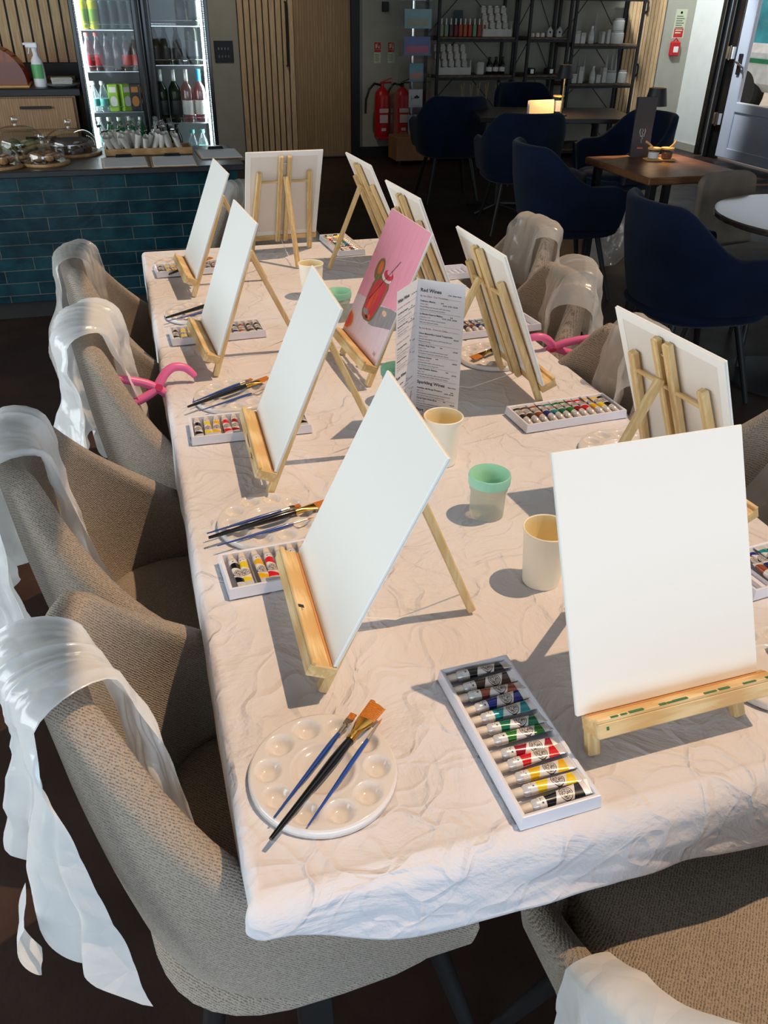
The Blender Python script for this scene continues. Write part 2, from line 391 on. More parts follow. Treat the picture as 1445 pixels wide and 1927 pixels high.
sc.view_settings.view_transform = 'Standard'; sc.view_settings.look = 'None'; sc.view_settings.gamma = 1
sc.view_settings.exposure = 0; sc.view_settings.use_curve_mapping = False
sc.cycles.max_bounces = 8; sc.cycles.transparent_max_bounces = 16; sc.cycles.caustics_reflective = False; sc.cycles.caustics_refractive = False
sc.cycles.sample_clamp_indirect = 6; sc.cycles.use_denoising = True
# ------------------------------------------------------------------ dining table under its cloth
TZ = .75
TX0, TX1, TY0, TY1 = .032, .972, .50, 2.98
tb = thing('dining_table', 'long dining table hidden under the creased white cloth', 'table', (.5, 1.73, 0))
MB().rbox(-.46, .46, -1.22, 1.24, .715, .742, .006).build('tabletop', M_darkwood, tb)
for sx in (-1, 1):
    for sy in (-1, 1):
        MB().bar((sx*.40, sy*1.0, .715), (sx*.40, sy*1.12, 0), .05, .05).build('leg', M_black, tb)
def cloth_mat():
    m, n, out = nt('cotton_cloth'); p = pbsdf(n, lin(230,228,233), .92, spec=.15, sheen=.15)
    tc = n.nodes.new('ShaderNodeTexCoord'); nz = tex(n, 'Noise', 3.0, tc.outputs['Object'], Detail=3)
    sub = n.nodes.new('ShaderNodeMixRGB'); sub.blend_type = 'ADD'; sub.inputs[0].default_value = .6
    n.links.new(tc.outputs['Object'], sub.inputs[1]); n.links.new(nz.outputs[1], sub.inputs[2])
    hs = []
    for s_, wd in ((5.5, .05), (11, .07)):
        v = tex(n, 'Voronoi', s_, sub.outputs[0], feature='DISTANCE_TO_EDGE')
        hs.append((ramp(n, v.outputs[0], [(0, (1,1,1)), (wd, (.25,)*3), (wd*3.5, (0,0,0))])))
    n2 = tex(n, 'Noise', 4, tc.outputs['Object'], Detail=6, Roughness=.6, Distortion=1.5)
    b1 = bump(n, hs[0], .55, .005, None); b2 = bump(n, hs[1], .5, .003, None, b1); b3 = bump(n, n2.outputs[0], .8, .018, None, b2)
    n3 = tex(n, 'Noise', 26, sub.outputs[0], Detail=4); bump(n, n3.outputs[0], .6, .004, p, b3)
    tr = n.nodes.new('ShaderNodeBsdfTranslucent'); tr.inputs[0].default_value = (.7,.72,.75,1)
    mx = n.nodes.new('ShaderNodeMixShader'); mx.inputs[0].default_value = .12
    n.links.new(p.outputs[0], mx.inputs[1]); n.links.new(tr.outputs[0], mx.inputs[2]); n.links.new(mx.outputs[0], out.inputs[0]); return m
M_cloth = cloth_mat()
def sm(t): t = max(0, min(1, t)); return t*t*(3-2*t)
def cloth_pt(u, v):
    D = .125
    x = TX0-D+(TX1-TX0+2*D)*u; y = TY0-D+(TY1-TY0+2*D)*v
    ox = min(0, x-TX0)+max(0, x-TX1); oy = min(0, y-TY0)+max(0, y-TY1)
    bx, by = min(max(x, TX0), TX1), min(max(y, TY0), TY1)
    d = math.hypot(ox, oy)
    zz = TZ-.0006+.0008*vn(x, y, 0, 7)-.0022*abs(vn(x, y, 3, 4))
    if d < 1e-6: return (bx, by, zz)
    k = max(abs(ox), abs(oy))/d
    nx, ny = ox/d, oy/d
    near = sm((-ny-.2)/.6)
    d2 = d*(.30+.70*k**2)
    d2 *= 1-.55*(1-sm(math.hypot(bx-TX0, by-TY0)/.17))
    r = .014+.014*near
    a = min(d2/r, PI/2)
    outw = r*math.sin(a); down = r*(1-math.cos(a))+max(0, d2-r*PI/2)
    s = (bx*1.0+by*1.0)
    fold = (vn(s, d2*2, 3.1, 5.5)*.018+vn(s, d2*3, 8.2, 15)*.006)*(.35+.65*near)
    e = max(0, d2-.01)/.14
    outw += (fold+.004+.006*near)*e
    hem = 1+.16*vn(s, 1.7, 0, 4)
    return (bx+nx*outw, by+ny*outw, TZ-down*hem+.001)
NU, NV = 120, 260
# denser near the edges
def warp(t, e):
    # piecewise: overhang e on both ends gets 18% of the samples each
    if t < .16: return e*(t/.16)
    if t > .84: return 1-e*((1-t)/.16)
    return e+(1-2*e)*((t-.16)/.68)
W_ = TX1-TX0+.25; H_ = TY1-TY0+.25
cl = MB().grid(lambda a, b: cloth_pt(warp(a, .155/W_), warp(b, .155/H_)), NU, NV).build('tablecloth', M_cloth, smooth='all')
mods(cl, solid=.001, offset=-1)
tag(cl, 'creased white tablecloth covering the long table with a short overhang', 'tablecloth')
# ------------------------------------------------------------------ easels and canvases
CW, CH, CT = .2527, .3075, .005
def canvas_mat(nm, c):
    m, n, out = nt(nm); p = pbsdf(n, c, .75, spec=.2)
    co = objco(n); a = tex(n, 'Wave', 420, co, bands_direction='X'); b = tex(n, 'Wave', 420, co, bands_direction='Z')
    ad = n.nodes.new('ShaderNodeMath'); n.links.new(a.outputs[1], ad.inputs[0]); n.links.new(b.outputs[1], ad.inputs[1])
    bump(n, ad.outputs[0], .12, .0004, p); n.links.new(p.outputs[0], out.inputs[0]); return m
M_canvas = canvas_mat('primed_canvas', lin(240,240,236)); M_canback = mat('canvas_back', lin(226,220,212), .9, var=.03)
M_string = mat('cotton_string', lin(235,228,215), .9)
M_rust = mat('dark_groove', lin(112,72,52), .6); M_grv = mat('pale_groove', lin(208,150,96), .6)
def make_easel(ledge_dx=0, tilt=24, rearlen=.232, stain=None):
    t = thing('table_easel', '', 'easel')
    a = R(tilt); up = Vector((0, math.sin(a), math.cos(a)))
    zb = .0577
    P = lambda x, s, off: Vector((x, 0, zb))+up*s+Vector((0, math.cos(a), -math.sin(a)))*off   # off>0 is behind the canvas
    off = CT+.009
    for sx in (-1, 1):
        top = P(sx*.083, .244, off); d0 = P(sx*.100, 0, off)
        dirn = (d0-top); k = (top.z-0)/(top.z-d0.z); foot = top+dirn*k
        MB().bar(foot+Vector((0,0,.001)), top, .0165, .0125, up=up.cross(Vector((1,0,0))), r=.002).build('front_leg', M_pine, t)
    for sx in (-1, 1):
        MB().bar(P(sx*.0135, -.018, off), P(sx*.0135, .298, off), .0155, .0125, up=up.cross(Vector((1,0,0))), r=.002).build('mast', M_pine, t)
    MB().tube([P(-.092, .21, off+.001), P(.092, .21, off+.001)], .0038, 8).build('dowel', M_pinex, t)
    hinge = P(0, .235, off+.012)
    MB().bar((0, rearlen, .004), hinge, .0155, .012, up=(0,1,0), r=.002).build('rear_leg', M_pine, t)
    MB().tube([P(-.02, .272, off), P(.02, .272, off)], .0025, 8).build('hinge_pin', M_chrome, t)
    lm = MB(); l0, l1 = -.128+ledge_dx, .128+ledge_dx
    M = basis(P(0, 0, 0), (1,0,0), up)      # local x, along slope, z = towards viewer? (ex x ey)
    lm.rbox(l0, l1, -.0200, -.0006, -off+.007, .030, .0018, M)
    lm.rbox(l0, l1, -.0012, .0035, .0235, .030, .001, M)
    lg = lm.build('ledge', M_pinex, t)
    MB().box(l0+.002, l1-.002, -.0010, .0001, .0004, .0040, M).build('groove', M_rust if stain is None and rearlen < .21 else M_grv, lg)
    if stain: stain(lg, M)
    MB().tube([P(0, -.015, off), Vector((.004, rearlen*.5, .012)), Vector((0, rearlen-.02, .035))], .0011, 6).build('string', M_string, t)
    return t
def make_canvas(tilt, front=None):
    t = thing('canvas_panel', '', 'canvas')
    a = R(tilt); up = Vector((0, math.sin(a), math.cos(a)))
    M = basis((0, 0, .0585), (1,0,0), up)
    b = MB().rbox(-CW/2, CW/2, 0, CH, -CT, -.0006, .0008, M)
    b.build('board', M_canback, t)
    f = MB().rbox(-CW/2-.0006, CW/2+.0006, -.0006, CH+.0006, -CT*.75, 0, .001, M)
    fo = f.build('primed_cloth', M_canvas, t)
    # folded cloth border on the back
    fb = MB(); z0, z1 = -CT-.0007, -CT+.0003; e = .016
    for q in ((-CW/2, CW/2, 0, e), (-CW/2, CW/2, CH-e, CH), (-CW/2, -CW/2+e, e, CH-e), (CW/2-e, CW/2, e, CH-e)): fb.box(*q, z0, z1, M)
    fb.build('folded_border', M_canvas, t)
    if front: front(t, M)
    return t
M_greenpaint = mat('green_paint', lin(40,110,50), .5); M_redpaint = mat('crimson_paint', lin(140,30,50), .5)
def green_stain(lg, M):
    random.seed(4); b = MB(); x = -.10
    while x < .12:
        w_ = random.uniform(.006, .02); b.box(x, x+w_, .0036, .0042, .0275-random.uniform(0, .002), .0304, M); x += w_*random.uniform(.6, 2.6)
    b.box(-.107, -.104, -.010, -.006, .030, .0304, M); b.build('paint_smear', M_greenpaint, lg)
def red_stain(lg, M):
    MB().add([(-.02,-.004,.0304),(0,-.006,.0304),(.035,-.008,.0304),(.03,-.0095,.0304),(0,-.010,.0304),(-.018,-.006,.0304)], [(0,1,2,3,4,5)], M).build('paint_smear', M_redpaint, lg)
    MB().box(.05, .075, -.011, -.0095, .030, .0304, M).box(.062, .064, -.015, -.008, .030, .0304, M).build('pen_mark', M_black, lg)
def dot_stain(lg, M): MB().box(.012, .018, .0036, .0041, .020, .028, M).build('dark_knot', M_black, lg)
def painting(t, M):
    cols = [lin(242,160,180), lin(230,206,214), lin(206,60,78), lin(128,112,70), lin(226,110,60), lin(150,146,150), lin(60,20,24), lin(240,210,210), lin(225,80,60), lin(244,190,150)]
    def brushy(nm, c, v):
        m, n, out = nt(nm); p = pbsdf(n, c, .5); co = objco(n, 40, 6, 6)
        tt = tex(n, 'Noise', 3, co, Detail=5)
        n.links.new(ramp(n, tt.outputs[0], [(.3, tuple(q*(1-v) for q in c)), (.7, tuple(min(1, q*(1+v)) for q in c))]), p.inputs['Base Color'])
        bump(n, tt.outputs[0], .3, .001, p); n.links.new(p.outputs[0], out.inputs[0]); return m
    ms = [brushy('paint_%d' % k, c, .05 if k < 2 else .22) for k, c in enumerate(cols)]
    b = MB(); X = lambda u: -CW/2+CW*u; Y = lambda v: CH*v
    def poly(mi, pts, z): b.mi = mi; b.add([(X(u), Y(v), z) for u, v in pts], [tuple(range(len(pts)))], M)
    def ell(mi, cu, cv, ru, rv, z, a0=0, n=28, a1=360): poly(mi, [(cu+ru*math.cos(R(a0+(a1-a0)*k/n)), cv+rv*math.sin(R(a0+(a1-a0)*k/n))) for k in range(n)], z)
    Z = .0003
    poly(0, [(0,.0),(1,0),(1,1),(0,1)], Z)
    poly(1, [(0,0),(1,0),(1,.42),(.62,.37),(.3,.34),(0,.31)], Z*1.5)
    # cast shade of the glass, painted in greys
    poly(5, [(.50,.19),(.62,.20),(.80,.24),(1,.28),(1,.41),(.85,.40),(.62,.36)], Z*2)
    # tall glass, slightly tapering, tilted as painted
    poly(3, [(.26,.24),(.30,.205),(.38,.19),(.50,.20),(.57,.24),(.61,.34),(.64,.50),(.60,.54),(.40,.55),(.30,.53),(.26,.46),(.25,.34)], Z*2.5)
    poly(2, [(.29,.25),(.33,.22),(.42,.205),(.50,.215),(.54,.25),(.58,.34),(.61,.49),(.58,.515),(.40,.52),(.32,.49),(.28,.42),(.275,.32)], Z*3)
    poly(8, [(.33,.28),(.40,.25),(.46,.30),(.48,.42),(.42,.48),(.36,.42)], Z*3.5)
    ell(5, .36, .25, .07, .022, Z*3.6); ell(4, .47, .235, .035, .018, Z*3.7); ell(6, .42, .222, .04, .010, Z*3.8); ell(9, .76, .34, .05, .02, Z*2.6)
    ell(7, .52, .555, .12, .030, Z*3.8); ell(2, .53, .58, .11, .034, Z*4)
    ell(0, .54, .60, .06, .02, Z*4.2)
    ell(3, .29, .575, .095, .085, Z*4.2); ell(4, .30, .59, .05, .05, Z*4.5)
    for k in range(24):
        u = .32+.33*k/23; v_ = .34+.36*k/23; poly(6, [(u,v_),(u+.010,v_+.004),(u+.012,v_+.018),(u+.002,v_+.014)], Z*5)
    ell(9, .0, .10, .18, .085, Z*2.5, -90, 20, 90); ell(4, .0, .10, .16, .072, Z*3, -90, 20, 90); ell(8, .0, .10, .12, .052, Z*3.2, -90, 20, 90)
    for k in range(5):
        u = .86+.012*k; poly(6, [(u,.045),(u+.004,.045),(u+.010,.075-.01*(k%2)),(u+.006,.075-.01*(k%2))], Z*2.2)
    b.build('painted_picture', ms, t)
EAS = [
 ('A', .542, .579, 1.6, 25.8, .010, green_stain, None, 'wooden table easel at the near right corner, ledge smeared with green paint', 'blank white canvas facing the camera on the nearest right easel'),
 ('B', .166, .859, -91.6, 25.5, 0, dot_stain, None, 'wooden table easel nearest the front on the left side, small dark knot on its ledge', 'blank canvas on the largest, nearest left-side easel'),
 ('C', .182, 1.362, -91.9, 23.2, 0, red_stain, None, 'second left-side easel from the front, ledge marked with red paint', 'blank canvas second from the front on the left side of the table'),
 ('D', .140, 1.932, -86.6, 20.8, 0, None, None, 'third left-side easel from the front, behind the red-marked one', 'blank canvas third from the front on the left side of the table'),
 ('E', .150, 2.549, -87.2, 22.6, 0, None, None, 'farthest left-side easel, in front of the blue tiled counter', 'blank canvas farthest back on the left side, before the tiled counter'),
 ('P', .476, 1.784, -87.5, 23.7, 0, None, painting, 'easel in the middle of the table holding the pink painting', 'painted canvas of a red iced drink on a pink background'),
 ('F', .494, 2.899, 183.3, 22.6, 0, None, None, 'easel seen square from behind at the far head of the table', 'canvas at the far end of the table, seen from the back'),
 ('I', .803, 1.585, 90.9, 22.8, .008, red_stain, None, 'right-side easel just behind the wine list, seen from behind', 'canvas seen from behind beside the wine list'),
 ('G', .833, 2.634, 92.8, 24.9, 0, None, None, 'farthest right-side easel with its rear leg beside the far paint tray', 'canvas farthest back on the right side, seen from behind'),
 ('H', .812, 2.138, 93.0, 23.4, 0, None, None, 'right-side easel directly behind the pink painting', 'canvas seen from behind above the pink painting'),
 ('J', .870, 1.020, 95.6, 22.6, 0, None, None, 'right-side easel seen from behind above the near blank canvas', 'canvas seen from behind just beyond the near blank canvas'),
]
for k, x, y, yaw, tilt, dx, st, fr_, el, cl_ in EAS:
    e = make_easel(dx, tilt, .232 if k != 'P' else .2, st); e.location = (x, y, TZ); e.rotation_euler.z = R(yaw); e['label'] = el; e['group'] = 'table easels'
    c = make_canvas(tilt, fr_); c.location = (x, y, TZ); c.rotation_euler.z = R(yaw); c['label'] = cl_; c['group'] = 'canvases on the easels'
    if k == 'P': c['category'] = 'painting'; del c['group']
# ------------------------------------------------------------------ palettes
M_palette = mat('palette_plastic', lin(222,218,216), .12, var=.01, coat=.5)
def make_palette():
    t = thing('paint_palette', '', 'palette')
    wells = [(.0625*math.cos(2*PI*(k+.5)/10), .0625*math.sin(2*PI*(k+.5)/10), 0.0155, .0092) for k in range(10)]+[(0, 0, .036, .0065)]
    RR = .0825
    def z(x, y):
        r = math.hypot(x, y); h = .0105
        for wx, wy, wr, wd in wells:
            d = math.hypot(x-wx, y-wy)/wr
            if d < 1: h -= wd*(min(1, (1-d*d)*1.35) if wr < .02 else (1-d**6))
            elif d < 1.12: h += .0006*math.sin((d-1)/.12*PI)
        return h
    def f(a, b):
        ang = 2*PI*a; r = RR*b
        return (r*math.cos(ang), r*math.sin(ang), z(r*math.cos(ang), r*math.sin(ang)))
    b = MB().grid(f, 120, 44); b.lathe([(RR, .0105), (RR+.0018, .0098), (RR+.003, .007), (RR+.0035, .0005), (RR+.0015, .0005), (RR, .003)], n=60, cap=False)
    o = b.build('dish', M_palette, t, 'all')
    return t
KP = Kind(make_palette)
PALS = [((.123,.622),5,'white ten-well palette nearest the front left, with three brushes'),
 ((.152,1.165),20,'white palette beside the largest left canvas, with three brushes'),
 ((.163,1.690),0,'white palette beside the second left canvas, brushes pointing at it'),
 ((.139,2.275),12,'palette third up the left side, partly behind a canvas'),
 ((.817,1.766),0,'palette behind the wine list under the wide orange brush'),
 ((.748,.628),0,'palette at the right picture edge beside the near blank canvas'),
 ((.872,1.235),9,'palette just showing above the near blank canvas'),
 ((.83,2.64),9,'palette at the far right behind the farthest tray'),
 ((.135,2.78),3,'palette at the far left behind the farthest left canvas')]
for (x, y), a, l in PALS: KP.put(l, (x, y, TZ+.0008), R(a), 'round white palettes')
# ------------------------------------------------------------------ brushes
M_bristle = wood('amber_bristle', lin(222,146,56), lin(176,100,30), .45, 'z', 4); M_gold = mat('gold_ferrule', lin(226,176,92), .2, 1, var=.02)
M_silver = mat('silver_ferrule', lin(220,205,190), .25, 1, var=.02)
M_bluelac = mat('blue_lacquer', lin(30,70,150), .2, coat=.6); M_blacklac = mat('black_lacquer', (.004,.004,.005), .12, coat=.4)
M_skyfer = M_silver
def make_brush(kind):
    t = thing('paint_brush', '', 'paint brush')
    # along +X: butt at 0
    def rod(L, rs): return [(L*k/(len(rs)-1), 0, 0) for k in range(len(rs))], rs
    if kind == 'big':
        p, r = rod(.158, [.0025,.0033,.0036,.0040,.0045,.0052,.0058,.0056,.0046]); MB().tube(p, r, 14).build('handle', M_blacklac, t, True)
        b = MB()
        secs = [(.155,.0052,.0052),(.160,.0056,.0056),(.163,.0050,.0050),(.166,.0056,.0056),(.169,.0050,.0050),(.178,.0078,.0042),(.190,.0108,.0030),(.193,.0110,.0027)]
        n = 16
        def fer(a, q):
            i = min(int(round(a*(len(secs)-1))), len(secs)-1); x, w_, h_ = secs[i]; th = 2*PI*q
            return (x, w_*math.cos(th), h_*math.sin(th))
        b.grid(fer, len(secs)-1, n); b.build('ferrule', M_gold, t, True)
        def br(a, q):
            x = .192+.030*a; th = 2*PI*q; w_ = .0108+.0015*a; h_ = .0027*(1-a)+.0009*a
            return (x+(.0025*vn(q*9, a, 0, 3)+.003*math.cos(th) if a == 1 else 0), w_*math.cos(th), h_*math.sin(th))
        MB().grid(br, 8, 24).build('bristles', M_bristle, t, True)
    elif kind == 'flat':
        p, r = rod(.135, [.0012,.0016,.0020,.0025,.0030,.0034,.0034,.0026]); MB().tube(p, r, 10).build('handle', M_bluelac, t, True)
        MB().tube([(.134,0,0),(.140,0,0),(.150,0,0)], [.0027,.0029,.0030], 10).add([(.15,-.003,-.0028),(.15,.003,-.0028),(.15,.003,.0028),(.15,-.003,.0028),(.160,-.0044,-.0012),(.160,.0044,-.0012),(.160,.0044,.0012),(.160,-.0044,.0012)],[(0,1,5,4),(1,2,6,5),(2,3,7,6),(3,0,4,7)]).build('ferrule', M_silver, t)
        MB().rbox(.160,.171,-.0044,.0044,-.0011,.0011,.0006).build('bristles', M_bristle, t)
    else:
        p, r = rod(.135, [.0010,.0014,.0018,.0022,.0026,.0028,.0028,.0020]); MB().tube(p, r, 10).build('handle', M_bluelac, t, True)
        MB().tube([(.134,0,0),(.148,0,0),(.160,0,0)], [.0021,.0020,.0013], 10).build('ferrule', M_silver, t, True)
        MB().tube([(.160,0,0),(.164,0,0),(.172,0,0)], [.0013,.0015,.0002], 8).build('bristles', M_bristle, t, True)
    return t
KB = {k: Kind(lambda k=k: make_brush(k)) for k in ('big', 'flat', 'round')}
LEN = dict(big=.223, flat=.171, round=.172)
def brush(kind, a, b, label, z0=None, z1=None):
    """a = butt xy, b = tip xy (direction only)"""
    d = Vector((b[0]-a[0], b[1]-a[1])); yaw = math.atan2(d.y, d.x)
    rad = .0058 if kind == 'big' else .0034
    z0 = TZ+(rad+.0125 if z0 is None else z0); z1 = z0 if z1 is None else TZ+z1
    pitch = math.asin(max(-1, min(1, (z0-z1)/LEN[kind])))
    return KB[kind].put(label, (a[0], a[1], z0), group='paint brushes', rot=(0, pitch, yaw))
brush('flat', (.057,.568), (.179,.691), 'small flat blue-handled brush on the front left palette')
brush('big', (.049,.541), (.213,.697), 'wide black-handled brush on the front left palette')
brush('round', (.090,.548), (.206,.670), 'fine round blue-handled brush on the front left palette')
brush('flat', (.047,1.137), (.209,1.183), 'small flat blue brush on the palette beside the largest left canvas')
brush('big', (.048,1.120), (.243,1.172), 'wide black brush on the palette beside the largest left canvas')
brush('round', (.059,1.097), (.218,1.137), 'fine blue brush on the palette beside the largest left canvas')
brush('flat', (.072,1.657), (.204,1.744), 'small flat blue brush on the palette by the second left canvas')
brush('big', (.060,1.631), (.245,1.739), 'wide black brush on the palette by the second left canvas')
brush('round', (.082,1.610), (.200,1.670), 'fine blue brush on the palette by the second left canvas')
brush('big', (.054,2.219), (.162,2.290), 'wide black brush on the third left palette')
brush('round', (.053,2.198), (.152,2.245), 'fine blue brush on the third left palette')
brush('big', (.945,1.845), (.735,1.728), 'wide orange-tipped brush resting on the palette behind the wine list')
brush('flat', (.93,.66), (.77,.655), 'blue brush at the right picture edge by the near canvas')
brush('big', (.70,.60), (.95,.625), 'black brush end at the right picture edge by the near canvas')
brush('big', (.99,2.74), (.80,2.655), 'wide orange-tipped brush beside the farthest paint tray')
brush('big', (.09,2.63), (.235,2.79), 'orange-tipped brush behind the farthest left canvas')
# ------------------------------------------------------------------ paint trays and tubes
M_tray = mat('vac_tray', lin(226,228,240), .25, var=.02, coat=.3); M_tray2 = M_tray
def make_tray():
    t = thing('paint_tray', '', 'tray')
    L, Wd, H = .243, .100, .018
    b = MB()
    b.box(-L/2+.003, L/2-.003, -Wd/2+.003, Wd/2-.003, .0, .0012)
    def ringrect(x, y, z): return [(-x,-y,z),(x,-y,z),(x,y,z),(-x,y,z)]
    rs = [ringrect(L/2, Wd/2, 0), ringrect(L/2-.002, Wd/2-.002, H*.98), ringrect(L/2-.0035, Wd/2-.0035, H), ringrect(L/2-.0065, Wd/2-.0065, H-.001), ringrect(L/2-.0085, Wd/2-.0085, .0025)]
    vs = sum(rs, []); fs = [(i*4+k, i*4+(k+1) % 4, i*4+4+(k+1) % 4, i*4+4+k) for i in range(4) for k in range(4)]
    b.add(vs, fs); b.add(ringrect(L/2-.008, Wd/2-.008, .0028), [(0,1,2,3)])
    b.build('shell', M_tray, t)
    d = MB()
    for k in range(1, 12):
        x = -L/2+.008+(L-.016)*k/12
        d.add([(x-.0012,-Wd/2+.009,.0028),(x+.0012,-Wd/2+.009,.0028),(x,-Wd/2+.009,.0095),(x-.0012,Wd/2-.009,.0028),(x+.0012,Wd/2-.009,.0028),(x,Wd/2-.009,.0095)],[(0,1,2),(3,5,4),(0,3,4,1),(1,4,5,2),(2,5,3,0)])
    d.build('dividers', M_tray, t); return t
KT = Kind(make_tray)
COLS = [('black', lin(18,18,20)), ('lemon yellow', lin(236,206,30)), ('golden yellow', lin(232,180,20)), ('scarlet red', lin(214,30,40)), ('crimson', lin(150,20,44)),
        ('leaf green', lin(40,120,40)), ('emerald green', lin(10,110,80)), ('turquoise', lin(20,140,150)), ('dark blue', lin(20,40,130)), ('rust brown', lin(150,74,44)),
        ('dark brown', lin(66,44,34)), ('charcoal', lin(24,24,24))]
M_cap = mat('cap_cream', lin(226,212,196), .35); M_tubew = mat('tube_white', lin(226,224,226), .25, .35, var=.05)
def label_mat(nm, c):
    m, n, out = nt('label_'+nm.replace(' ', '_')); p = pbsdf(n, c, .22, .1, coat=.4)
    tc = n.nodes.new('ShaderNodeTexCoord'); sx = n.nodes.new('ShaderNodeSeparateXYZ'); n.links.new(tc.outputs['Object'], sx.inputs[0])
    def mth(op, a, b):
        q = n.nodes.new('ShaderNodeMath'); q.operation = op
        for i, v in enumerate((a, b)):
            if v is None: continue
            if isinstance(v, (int, float)): q.inputs[i].default_value = v
            else: n.links.new(v, q.inputs[i])
        return q.outputs[0]
    y = sx.outputs[1]; x = sx.outputs[0]
    def band(a, b): return mth('MULTIPLY', mth('GREATER_THAN', y, a), mth('LESS_THAN', y, b))
    sl = mth('ADD', y, mth('MULTIPLY', x, .5))
    b1 = mth('MULTIPLY', mth('GREATER_THAN', sl, -.0275), mth('LESS_THAN', y, -.0135))
    b2 = mth('MULTIPLY', mth('GREATER_THAN', y, -.061), mth('LESS_THAN', sl, -.051))
    cm = mth('ADD', b1, b2)
    dy = mth('ADD', y, .040); rr_ = mth('SQRT', mth('ADD', mth('MULTIPLY', x, x), mth('MULTIPLY', dy, dy)), None)
    ring1 = mth('MULTIPLY', mth('LESS_THAN', rr_, .0082), mth('GREATER_THAN', rr_, .0073))
    vo = tex(n, 'Voronoi', 620, tc.outputs['Object'], feature='DISTANCE_TO_EDGE')
    fil = mth('MULTIPLY', mth('LESS_THAN', rr_, .0066), mth('LESS_THAN', vo.outputs[0], .12))
    # line of small print near the cap and beside the emblem
    pr1 = mth('MULTIPLY', mth('MULTIPLY', mth('GREATER_THAN', y, -.0105), mth('LESS_THAN', y, -.0072)), mth('GREATER_THAN', tex(n, 'Noise', 900, tc.outputs['Object']).outputs[0], .52))
    ink = mth('MINIMUM', mth('ADD', mth('ADD', ring1, fil), mth('MULTIPLY', pr1, mth('LESS_THAN', mth('ABSOLUTE', x, None), .004))), 1.0)
    m1 = n.nodes.new('ShaderNodeMix'); m1.data_type = 'RGBA'; n.links.new(cm, m1.inputs[0]); m1.inputs[6].default_value = (*lin(228,222,220), 1); m1.inputs[7].default_value = (*c, 1)
    m2 = n.nodes.new('ShaderNodeMix'); m2.data_type = 'RGBA'; n.links.new(ink, m2.inputs[0]); n.links.new(m1.outputs[2], m2.inputs[6]); m2.inputs[7].default_value = (*lin(70,62,60), 1)
    n.links.new(m2.outputs[2], p.inputs['Base Color']); n.links.new(p.outputs[0], out.inputs[0]); return m
def tube_ring(y):
    """half width, half height at distance y from the shoulder"""
    t = min(1, max(0, y/.068)); return .0066+.0022*t**1.4, .0066*(1-t**1.3)+.0006
def make_tube(nm, c):
    t = thing('paint_tube', '', 'paint tube')
    n = 18
    def ringpts(y, g=0):
        a, b = tube_ring(y); return [((a+g)*math.cos(2*PI*k/n), -y, .0072+(b+g)*math.sin(2*PI*k/n)) for k in range(n)]
    b = MB(); ys = [0,.004,.014,.026,.038,.05,.060,.066,.068]
    vs = sum([ringpts(y) for y in ys], [])
    sh = [(.0042*math.cos(2*PI*k/n), .004, .0072+.0042*math.sin(2*PI*k/n)) for k in range(n)]
    vs = sh+vs; fs = [(i*n+k, i*n+(k+1) % n, (i+1)*n+(k+1) % n, (i+1)*n+k) for i in range(len(ys)) for k in range(n)]
    b.add(vs, fs); b.box(-.0088,.0088,-.0722,-.0678,.0064,.0080); b.build('body', M_tubew, t, True)
    l = MB(); ly = [.005,.014,.026,.038,.05,.0615]; vs = sum([ringpts(y, .00025) for y in ly], [])
    l.add(vs, [(i*n+k, i*n+(k+1) % n, (i+1)*n+(k+1) % n, (i+1)*n+k) for i in range(len(ly)-1) for k in range(n)])
    l.build('label_print', label_mat(nm, c), t, True)
    MB().lathe([(0,.0035),(.0050,.0035),(.0054,.004),(.0050,.0160),(.0046,.0168),(0,.0168)], n=18, M=Matrix.Translation((0,0,.0072)) @ Matrix.Rotation(-PI/2, 4, 'X')).build('cap', M_cap, t, True)
    return t
KTU = [Kind(lambda a=a: make_tube(*a)) for a in COLS]
def tray_at(cx_, cy_, rz, name, desc, idx, seed=0):
    KT.put(name, (cx_, cy_, TZ+.0012), rz, 'paint trays'); random.seed(seed)
    for k in idx:
        lx = -.1215+.008+.227*(k+.5)/12; ly = .027
        a = rz; x = cx_+lx*math.cos(a)-ly*math.sin(a); y = cy_+lx*math.sin(a)+ly*math.cos(a)
        KTU[k].put('%s paint tube %s' % (COLS[k][0], desc), (x, y, TZ+.0065), group='paint tubes', rot=(R(-2.5), R(random.uniform(-14, 14)), a+R(random.uniform(-4, 4))))
tray_at(.3565, .613, R(90+2), 'white tray of twelve tubes in front of the nearest canvas', 'in the front tray nearest the camera', range(12), 1)
tray_at(.180, 1.028, R(3), 'white tray of tubes beside the ledge of the largest left canvas', 'in the tray beside the largest left canvas', range(7), 2)
tray_at(.176, 1.530, R(-1), 'white tray of tubes under the second left canvas', 'in the tray under the second left canvas', [0,1,2,3,4,5,6,10,11], 3)
tray_at(.176, 2.100, R(2), 'white tray of tubes under the third left canvas', 'in the tray under the third left canvas', [0,1,2,3,7,8,9,10,11], 4)
tray_at(.172, 2.715, R(3), 'white tray of tubes under the farthest left canvas', 'in the tray under the farthest left canvas', range(12), 5)
tray_at(.842, 1.418, R(180+3), 'white tray of twelve tubes near the right table edge, below the wine list easel', 'in the full tray near the right edge', range(12), 6)
tray_at(.905, 1.965, R(180+4), 'white tray partly hidden behind the wine list easel', 'in the tray behind the wine list', [5,6,7,8,9,10,11], 7)
tray_at(.932, .823, R(180+6), 'white tray cut off by the right picture edge', 'in the tray at the right picture edge', [2,3,4,5,6,7,8,9], 8)
tray_at(.712, 2.895, R(-90+3), 'white tray of tubes at the far end of the table', 'in the tray at the far end', range(12), 9)
tray_at(.915, 2.47, R(180+3), 'white tray whose corner shows behind the menu top', 'in the tray behind the pink painting', [8,9,10,11], 10)
